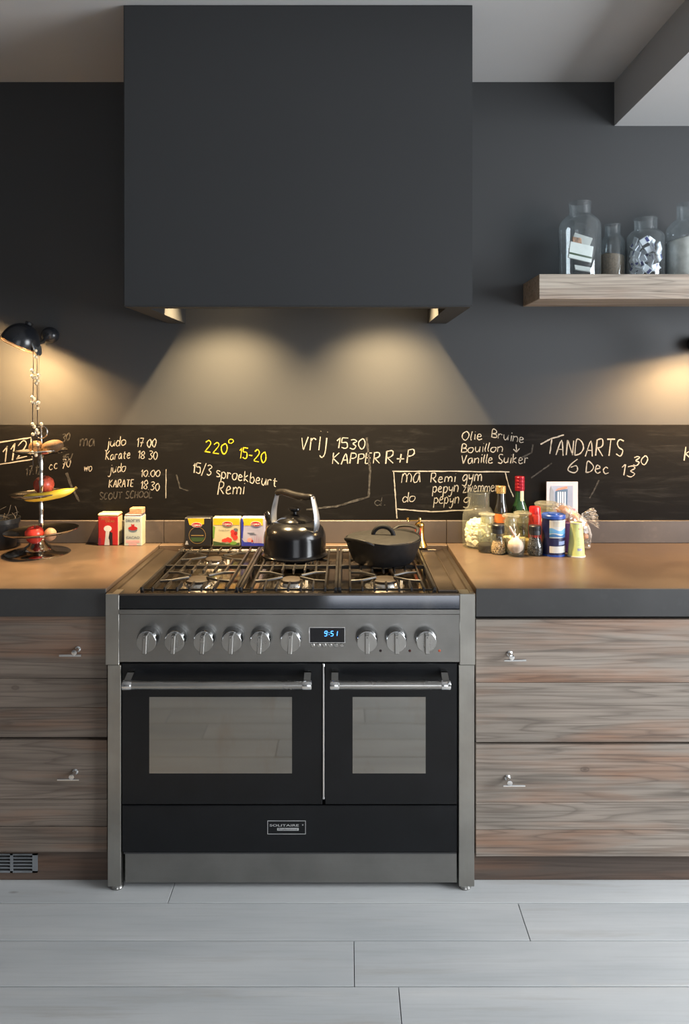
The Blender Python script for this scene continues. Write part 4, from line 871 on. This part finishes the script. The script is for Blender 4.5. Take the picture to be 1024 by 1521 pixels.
# plastic bag with buns
t_ = NT('crinkled clear film'); tr = t_.n('ShaderNodeBsdfTransparent'); gl = t_.n('ShaderNodeBsdfGlossy'); gl.inputs['Roughness'].default_value = .18; df = t_.n('ShaderNodeBsdfDiffuse'); df.inputs[0].default_value = (.7,.66,.62,1)
m1 = t_.n('ShaderNodeMixShader'); m2 = t_.n('ShaderNodeMixShader'); nz = t_.noise(t_.mapped((30,30,18)), 1, 4, .6, 2); t_.l(t_.ramp(nz, [(.42, .05), (.66, .45)]), m1.inputs[0]); m2.inputs[0].default_value = .16
t_.l(tr.outputs[0], m1.inputs[1]); t_.l(df.outputs[0], m1.inputs[2]); t_.l(m1.outputs[0], m2.inputs[1]); t_.l(gl.outputs[0], m2.inputs[2]); t_.l(m2.outputs[0], t_.out.inputs[0]); film = t_.m
YBg = 2.772; SG = FP/YBg; q = lambda a, b, dy=0: (px(a, SG), YBg+dy, pz(b, SG))
bg = thing('bread_bag', 'crumpled clear plastic bag of buns leaning on the upstand', 'bag', (px(858, SG), YBg, WT))
bm = BM(); path = curve3([q(822,749), q(833,757,-.01), q(846,768,-.015), q(858,779,-.02), q(866,790,-.02), q(870,801,-.015), q(871,811.5,-.01)], 6)
rad = [.006+.036*math.sin(min(1, i/10)*PI/2)*(1 if i < 18 else max(.28, 1-(i-18)/20)) for i in range(len(path))]
vs = tube(bm, path, rad, 22, flat=.8); rr_ = random.Random(5)
for v in vs: v.co += Vector((rr_.uniform(-1,1), rr_.uniform(-1,1), rr_.uniform(-1,1)))*.0028
obj('film', bm, film, bg, angle=15)
bm = BM(); n = 14; G2 = []
for i in range(n+1):
    a = -1.0+2.0*i/n; row = []
    for j in range(7):
        u = j/6; bx = 862+u*25; by = 766+u*2-a*(4+11*u)*.9; row.append(bm.verts.new(q(bx-abs(a)*3*u, by+ (a>0)*-1, .012*math.sin(i*2.1+j)*u-.02+.03*a*u)))
    G2.append(row)
for i in range(n):
    for j in range(6): bm.faces.new((G2[i][j],G2[i+1][j],G2[i+1][j+1],G2[i][j+1]))
obj('bag_mouth', bm, film, bg, angle=15)
bun_m = mat('bread crust', (.50,.22,.09), .6, var=.25, scale=40)
for i, (a, b, rx) in enumerate(((835,757,.024),(848,767,.027),(861,778,.027),(867,796,.016))):
    bm = BM(); p = q(a, b, -.012); blob(bm, p, rx, rx*.8, rx*.75, .06, seed=i); tag(obj('bread_bun', bm, bun_m), ('golden brown bun in the bag, just below the picture card', 'golden brown bun in the bag, second from the picture card', 'large bun in the bag, directly under the open bag mouth', 'smallest bun, at the bottom of the plastic bag')[i], 'bun', 'buns in the plastic bag')

# picture tile on the upstand
s = 377.5; yy = FP/s; t = thing('picture_tile', 'small white bordered picture card of a flowery house standing on the upstand', 'picture', (px(835.5, s), yy, .9995))
x0, x1, z0, z1 = px(812, s), px(859, s), .9998, pz(715.5, s)
Rt = Matrix.Rotation(0, 4, 'X')
bm = BM(); box(bm, x0, x1, yy, yy+.004, z0, z1, .0012); obj('card', bm, mat('card white', (.50,.47,.50), .3), t)
f = yy-.0001; w = x1-x0
decal(rect(x0+.018, x1-.020, z0+.040, z1-.016), f, mat('picture sky', (.30,.33,.42), .4), t)
decal([(x0+.036,z0+.046),(x0+.082,z0+.046),(x0+.084,z1-.030),(x0+.052,z1-.026),(x0+.034,z1-.040)], f-.0002, mat('picture house', (.08,.13,.20), .4), t)
decal([(x0+.034,z1-.036),(x0+.084,z1-.026),(x0+.080,z1-.018),(x0+.045,z1-.026)], f-.0004, mat('picture roof', (.55,.22,.14), .4), t)
for k in range(4): decal(rect(x0+.044+k*.009, x0+.049+k*.009, z0+.052, z1-.040), f-.0004, mat('picture window', (.75,.75,.78), .4), t, 'printed_window')
decal([(x0+.012,z0+.05),(x0+.026,z0+.055),(x0+.030,z1-.040),(x0+.018,z1-.018),(x0+.014,z1-.028)], f-.0003, mat('picture tree', (.25,.27,.30), .5), t)
for k in range(16):
    a = rr_.uniform(.012, w-.012); decal(ell(x0+a, z0+rr_.uniform(.022,.044), rr_.uniform(.004,.008), rr_.uniform(.003,.006), 9), f-.0005-k*.00002, (p_pink, mat('picture pink', (.65,.12,.2), .4), mat('picture leaf', (.25,.32,.15), .4))[k % 3], t, 'printed_flower')

# ---------------------------------------------------------------- fruit stand
FS = 402.0; FY = FP/FS; FX = px(61.5, FS)
fs = thing('fruit_stand', 'three tier silver cake stand holding fruit', 'cake stand', (FX, FY, WT))
zz = lambda y: pz(y, FS)-WT
bm = BM(); lathe(bm, [(0,0),(.112,0),(.114,.003),(.108,.007),(.07,.010),(.052,.016),(.046,.026),(.036,.032),(.028,.042),(.022,.052),(.020,.060),(0,.062)], (FX-.012,FY,WT), 48); obj('stand_foot', bm, silver, fs)
def dish(z, r, ri):
    bm = BM(); lathe(bm, [(0,z-.014),(ri*.5,z-.014),(r*.72,z-.010),(r*.93,z-.002),(r,z+.003),(r*1.005,z+.006),(r*.985,z+.007),(r*.92,z+.002),(r*.7,z-.006),(ri*.4,z-.009),(0,z-.009)], (FX,FY,WT), 56)
    for v in bm.verts: v.co.z += (v.co.x-FX)*.045
    obj('dish', bm, silver, fs)
d1, d2, d3 = zz(789), zz(734), zz(670.5)
dish(d1, .130, .1); dish(d2, .108, .08); dish(d3, .096, .07)
prof = [(.010,.055),(.007,d1)]
def stem(a, b): 
    h = b-a; return [(.011,a),(.006,a+h*.08),(.0075,a+h*.2),(.010,a+h*.35),(.0065,a+h*.42),(.0075,a+h*.6),(.009,a+h*.8),(.006,a+h*.88),(.011,a+h)]
bm = BM(); lathe(bm, [(0,.05)]+[(.012,.05),(.012,d1-.012)]+stem(d1-.008,d2-.013)+stem(d2-.008,d3-.013)+[(.008,d3-.006),(.005,d3+.01),(.004,zz(652)),(.006,zz(651)),(0,zz(650))], (FX,FY,WT), 20); obj('stand_stem', bm, silver, fs)
bm = BM(); cz = WT+zz(641.5)
tube(bm, [(FX+.0225*math.cos(a), FY, cz+.0225*math.sin(a)) for a in [2*PI*i/28 for i in range(28)]], .0028, 8, closed=True); lathe(bm, [(0,.045),(.005,.043),(.006,.04),(.003,.032),(.003,.0),(0,0)], (FX,FY,cz-.022), 12); obj('ring_handle', bm, silver, fs)
kiwi = mat('kiwi skin', (.10,.052,.018), .75, var=.15, scale=150, bump=.3); apple = mat('apple skin red', (.50,.035,.022), .25, var=.3, scale=14); apple2 = mat('apple skin red yellow', (.42,.06,.03), .3, var=.35, scale=20)
def fz(y): return pz(y, FS)
bm = BM(); blob(bm, (px(52.5, FS+8), FY-.045, fz(663)), .026, .024, .025, .01, seed=1); tag(obj('kiwi_fruit', bm, kiwi), 'smaller brown kiwi fruit on the top dish, left of its stem', 'kiwi')
bm = BM(); vs = blob(bm, (0,0,0), .041, .026, .024, .015, seed=2); xform(vs, Matrix.Translation((px(76.5, FS+8), FY-.045, fz(662))) @ Matrix.Rotation(math.radians(-14), 4, 'Y')); tag(obj('kiwi_fruit', bm, kiwi), 'long brown kiwi fruit on the top dish, right of its stem', 'kiwi')
def apple_mesh(c, r, m, par):
    bm = BM(); vs = lathe(bm, [(0,-.78),(.2,-.86),(.5,-.82),(.82,-.5),(1,.05),(.93,.5),(.62,.83),(.3,.86),(.1,.72),(0,.6)], (0,0,0), 32)
    xform(vs, Matrix.Translation(c) @ Matrix.Rotation(.25, 4, 'X') @ Matrix.Scale(r, 4)); obj('apple_flesh', bm, m, par)
    bm = BM(); tube(bm, [(c[0],c[1],c[2]+r*.62),(c[0]+.003,c[1]-.002,c[2]+r*1.08)], .0016, 6); obj('stalk', bm, mat('stalk brown', (.08,.05,.03), .8), par)
c = (px(65.5, 396), FY+.04, fz(723.5)); a1 = thing('apple', 'dark red apple behind the banana on the middle dish', 'apple', c); apple_mesh(c, .0375, apple2, a1)
c = (px(49, 413), FY-.058, fz(790)); a2 = thing('apple', 'bright red apple on the lowest dish', 'apple', c); apple_mesh(c, .0335, apple, a2)
bm = BM(); blob(bm, (px(73.5, 411), FY-.052, fz(789.5)), .0225, .022, .0235, .01, seed=3); tag(obj('peach', bm, mat('peach skin', (.42,.22,.12), .6, var=.15, scale=25)), 'small pale orange peach beside the apple on the lowest dish', 'peach')
bn_ = thing('banana', 'yellow banana lying across the middle dish', 'banana', (FX, FY-.06, fz(736)))
P = curve3([(px(29, 414), FY-.045, fz(737)), (px(42, 416), FY-.062, fz(735.5)), (px(62, 417), FY-.068, fz(733.5)), (px(84, 415), FY-.055, fz(730)), (px(98, 414), FY-.035, fz(727)), (px(103.5, 414), FY-.028, fz(724.5))], 5)
bm = BM(); tube(bm, P, [.004,.009,.012,.0145,.016,.0165]+[.0175]*10+[.017,.016,.0145,.013,.011,.009,.007,.0055,.005,.005], 12, flat=.9); obj('banana_flesh', bm, mat('banana skin', (.72,.47,.04), .45, var=.1, scale=10), bn_)
bm = BM(); tube(bm, [P[-2], P[-1], P[-1]+Vector((.006,.003,.006))], [.0052,.0052,.0055], 8); obj('banana_stalk', bm, mat('banana stalk', (.2,.14,.03), .7), bn_)

# dark pot with twigs at the left edge
x, y, s = px(-2, 388), FP/388, 388; pt = thing('plant_pot', 'black pot with dry twigs at the end of the upstand', 'plant pot', (x, y, WT)); hp = pz(769, s)-WT
bm = BM(); lathe(bm, [(0,0),(.058,0),(.062,.004),(.066,.03),(.072,hp-.02),(.077,hp-.018),(.078,hp),(.073,hp),(.070,hp-.02),(0,hp-.022)], (x,y,WT), 40); obj('pot', bm, mat('black pot glaze', (.012,.013,.014), .35), pt)
rr_ = random.Random(11)
for k in range(12):
    a = rr_.uniform(0, 2*PI); l = rr_.uniform(.03, .065); b0 = Vector((x+.04*math.cos(a), y+.03*math.sin(a), WT+hp-.022)); 
    bm = BM(); tube(bm, curve3([b0, b0+Vector((rr_.uniform(-.02,.03), 0, l*.5)), b0+Vector((rr_.uniform(-.04,.05), rr_.uniform(-.02,.02), l))], 3), .0012, 6); obj('twig', bm, mat('twig grey', (.05,.045,.04), .8), pt)

# ---------------------------------------------------------------- wall lamps
def sconce(px_, py_, tilt, power, label, flip=1, D=2.66):
    s = FP/D; c = Vector((px(px_, s), D, pz(py_, s))); R = Matrix.Rotation(math.radians(tilt), 4, 'Y')
    t = thing('wall_lamp', label, 'wall lamp', c)
    r = .068; bm = BM()
    pr = [(r,0)]+[(r*math.cos(a)*1.0, r*1.12*math.sin(a)) for a in [PI/2*i/10 for i in range(1, 10)]]+[(.014,r*1.13),(.014,r*1.25),(0,r*1.27)]
    inn = [(0,r*1.02)]+[((r-.003)*math.cos(a), (r-.003)*1.05*math.sin(a)) for a in [PI/2*(9-i)/10 for i in range(0, 10)]]
    vs = lathe(bm, inn+pr, (0,0,0), 40); xform(vs, Matrix.Translation(c) @ R); obj('lamp_shade', bm, mat('black lamp enamel', (.012,.013,.016), .25), t)
    for q, (rr0, h) in enumerate(((r*1.0, -.002), (r*.92, -.010))):
        bm = BM(); vs = tube(bm, [(rr0*math.cos(a), rr0*math.sin(a), h) for a in [2*PI*i/36 for i in range(36)]], .0016, 8, closed=True); xform(vs, Matrix.Translation(c) @ R); obj('shade_ring', bm, mat('lamp ring brass', (.8,.5,.25), .2, 1), t)
    b = c+R.to_3x3() @ Vector((0,0,.018)); bm = BM(); blob(bm, b, .016, .016, .019); obj('bulb', bm, mat('bulb glow', (1,1,1), .3, emit='ffb765', es=12), t)
    w = Vector((c.x+flip*.030, YW, c.z+.045)); bm = BM(); lathe(bm, [(0,-.0),(.022,0),(.029,-.008),(.0325,-.022),(.0325,-.032),(.029,-.044),(.018,-.054),(0,-.058)], w, 32, 'y'); obj('wall_mount', bm, mat('black lamp enamel', 0), t)
    bm = BM(); k = c+Vector((flip*.055, .02, .0)); tube(bm, curve3([w+Vector((0,-.05,0)), w+Vector((flip*.010,-.09,-.01)), k+Vector((0,.05,.01)), k], 5), .006, 10); obj('arm', bm, mat('lamp arm steel', (.3,.3,.3), .3, 1), t)
    bm = BM(); lathe(bm, [(0,-.004),(.034,-.003),(.036,0),(.034,.003),(0,.004)], (0,0,0), 28, 'x'); xform(bm.verts, Matrix.Translation(c+Vector((flip*.062, 0, -.012))) @ Matrix.Rotation(math.radians(-flip*18), 4, 'Y')); obj('joint_disc', bm, mat('grey joint', (.22,.23,.24), .35, .8), t)
    lamp('POINT', 'wall_lamp_light', c+R.to_3x3() @ Vector((0,0,.012)), (0,0,0), power, (1, .62, .27), .024)
    return c
lc = sconce(29, 510, 26, 140, 'black dome wall lamp tilted away, hung with bead cords')
sconce(1062, 524, -12, 130, 'black dome wall lamp lighting the wall below the shelf', flip=1)
# bead cords
SBd = FP/2.63; yb_ = 2.60
gd = thing('bead_garland', 'dark cords with clusters of cream beads hanging from the wall lamp', 'bead garland', (px(52, SBd), yb_, pz(520, SBd)))
SBd = FP/yb_
cm = mat('dark cord', (.03,.018,.010), .8); cream = mat('cream bead', (.82,.66,.42), .35)
for pth in ([(49,516),(49.5,560),(48.5,610),(48.5,660),(49,692)], [(55,519),(55,560),(55.5,610),(56,650),(57,688)], [(58,520),(57.5,570),(57.5,600)]):
    bm = BM(); tube(bm, curve3([(px(a, SBd), yb_, pz(b, SBd)) for a, b in pth], 5), .0016 if pth[0][0] < 58 else .0008, 6); obj('cord', bm, cm, gd)
bpos = [(54,530.5),(53.5,521),(48,550.5),(51,553.5),(48.5,559),(51.5,561.5),(54.5,561),(58,557.5),(57,565.5),(54.5,569.5),(48.5,590),(51,592.5),(48.5,597.5),(52,599),(55,599),(58,598),(56.5,606.5),(49,630),(51.5,634),(55,639),(49.5,645),(57,643),(62,630),(49,672),(54,676),(56.5,660)]
bm = BM(); blob(bm, (0,0,0), .0062, .0062, .0062, seg=12); first = obj('bead', bm, cream, gd, local=True)
for i, (a, b) in enumerate(bpos):
    o = first if i == 0 else first.copy()
    if i: C.objects.link(o); o.parent = gd
    o.location = Vector((px(a, SBd), yb_-.003, pz(b, SBd)))-worldloc(gd)

# ---------------------------------------------------------------- shelf and its jars
YS = 2.647; ZS = 1.937; XS = .699
sh = thing('wall_shelf', 'thick weathered pine floating shelf carrying glass jars', 'shelf', (1.4, YW, ZS-.091))
bm = BM(); box(bm, XS, 2.4, YS, YW, ZS-.091, ZS, .002); obj('shelf_board', bm, shelf_wood, sh, smooth=False)
def shelf_jar(xa, xb, top, na, nb, nt, st, lab, D=2.765, gmat=None):
    return jar((xa+xb)/2, 0, xb-xa, top, nb-na, nt, st, lab, z0=ZS+.0002, ys=D, gm_=gmat or clear)
JM = glass_mat('blue clear glass', 'eef4f6', .06, 1.5)
x, y, r, h, s = shelf_jar(832, 892, 301, 847, 878, 319, 336, 'largest shelf jar, at the end of the shelf, holding loose paper packets', gmat=JM)
pap = mat('paper white', (.62,.62,.58), .7); rr_ = random.Random(4)
def card(name, lab, c, w, h_, rx, ry, rz, m, grp, cat='packet', stripe=None):
    bm = BM(); box(bm, -w/2, w/2, -.003, .003, -h_/2, h_/2, .001); o = obj(name, bm, m, smooth=False); o.location = c; o.rotation_euler = (rx, ry, rz); tag(o, lab, cat, grp)
    if stripe: bm = BM(); box(bm, -w/2*.98, w/2*.98, -.0036, -.0032, -h_*.28, -h_*.16); obj('printed_stripe', bm, stripe, o, smooth=False, local=True)
    return o
zq = lambda yy: pz(yy, s)
card('paper_packet', 'large white packet with green stripe in the largest shelf jar', (x-.004, y-.02, zq(376)), .092, .065, -.15, .20, .1, pap, None, stripe=p_dgr)
card('paper_packet', 'white packet edge showing above the striped packet in the jar', (x+.005, y+.012, zq(362)), .070, .07, .1, .35, -.2, pap, None)
card('paper_packet', 'folded white paper lying at the bottom of the largest shelf jar', (x+.012, y-.01, zq(400)), .080, .022, -.5, .12, .2, pap, None)
card('seed_packet', 'red and green printed packet in the largest shelf jar', (x-.012, y+.0, zq(359)), .040, .034, -.2, .1, .3, mat('seed print', (.35,.18,.10), .5, var=.5, scale=40), None)
x, y, r, h, s = shelf_jar(893, 928, 334, 897, 919, 349, 362, 'small shelf jar of brown grain behind the largest jar', D=2.81, gmat=JM)
fill('brown_grain', 'brown grain half filling the small shelf jar', 'grain', mat('brown grain', (.20,.14,.09), .85, var=.2, scale=200, bump=.4), x, y, r*.94, ZS+.003, pz(379, s), -.1)
x, y, r, h, s = shelf_jar(933, 986, 325, 943, 975, 342, 352, 'shelf jar packed with white and blue sachets', D=2.765, gmat=JM)
blue_s = mat('sachet blue', (.012,.02,.16), .4); sach = mat('sachet white', (.66,.68,.72), .45)
for k in range(34):
    a = rr_.uniform(0, 2*PI) if k > 22 else rr_.uniform(-PI, 0); q_ = (r-.016)*(1 if k <= 22 else .5); z_ = ZS+.016+(k % 17)/17*(pz(352, s)-ZS-.028)+rr_.uniform(-.004,.004)
    o = card('sachet', 'white paper sachet with blue print packed in the shelf jar', (x+q_*math.cos(a), y+q_*math.sin(a), z_), .034, .024, rr_.uniform(-.5,.5), rr_.uniform(-1.2,1.2), a+PI/2, sach, 'sachets in the shelf jar', 'sachet')
    if k % 2 == 0:
        bm = BM(); sx = rr_.choice((-1, 1)); box(bm, sx*.004, sx*.014, -.0037, -.0031, -.009, .009); 
        box(bm, sx*.004, sx*.014, .0031, .0037, -.009, .009); obj('printed_patch', bm, blue_s, o, smooth=False, local=True)
x, y, r, h, s = shelf_jar(992, 1052, 303, 1007, 1037, 325, 343, 'shelf jar filled with white flour, cut by the picture edge', gmat=JM)
fill('white_flour', 'white flour heaped in the jar cut by the picture edge', 'flour', mat('white flour', (.60,.57,.52), .95, scale=40), x, y, r*.94, ZS+.003, pz(352, s), .25)
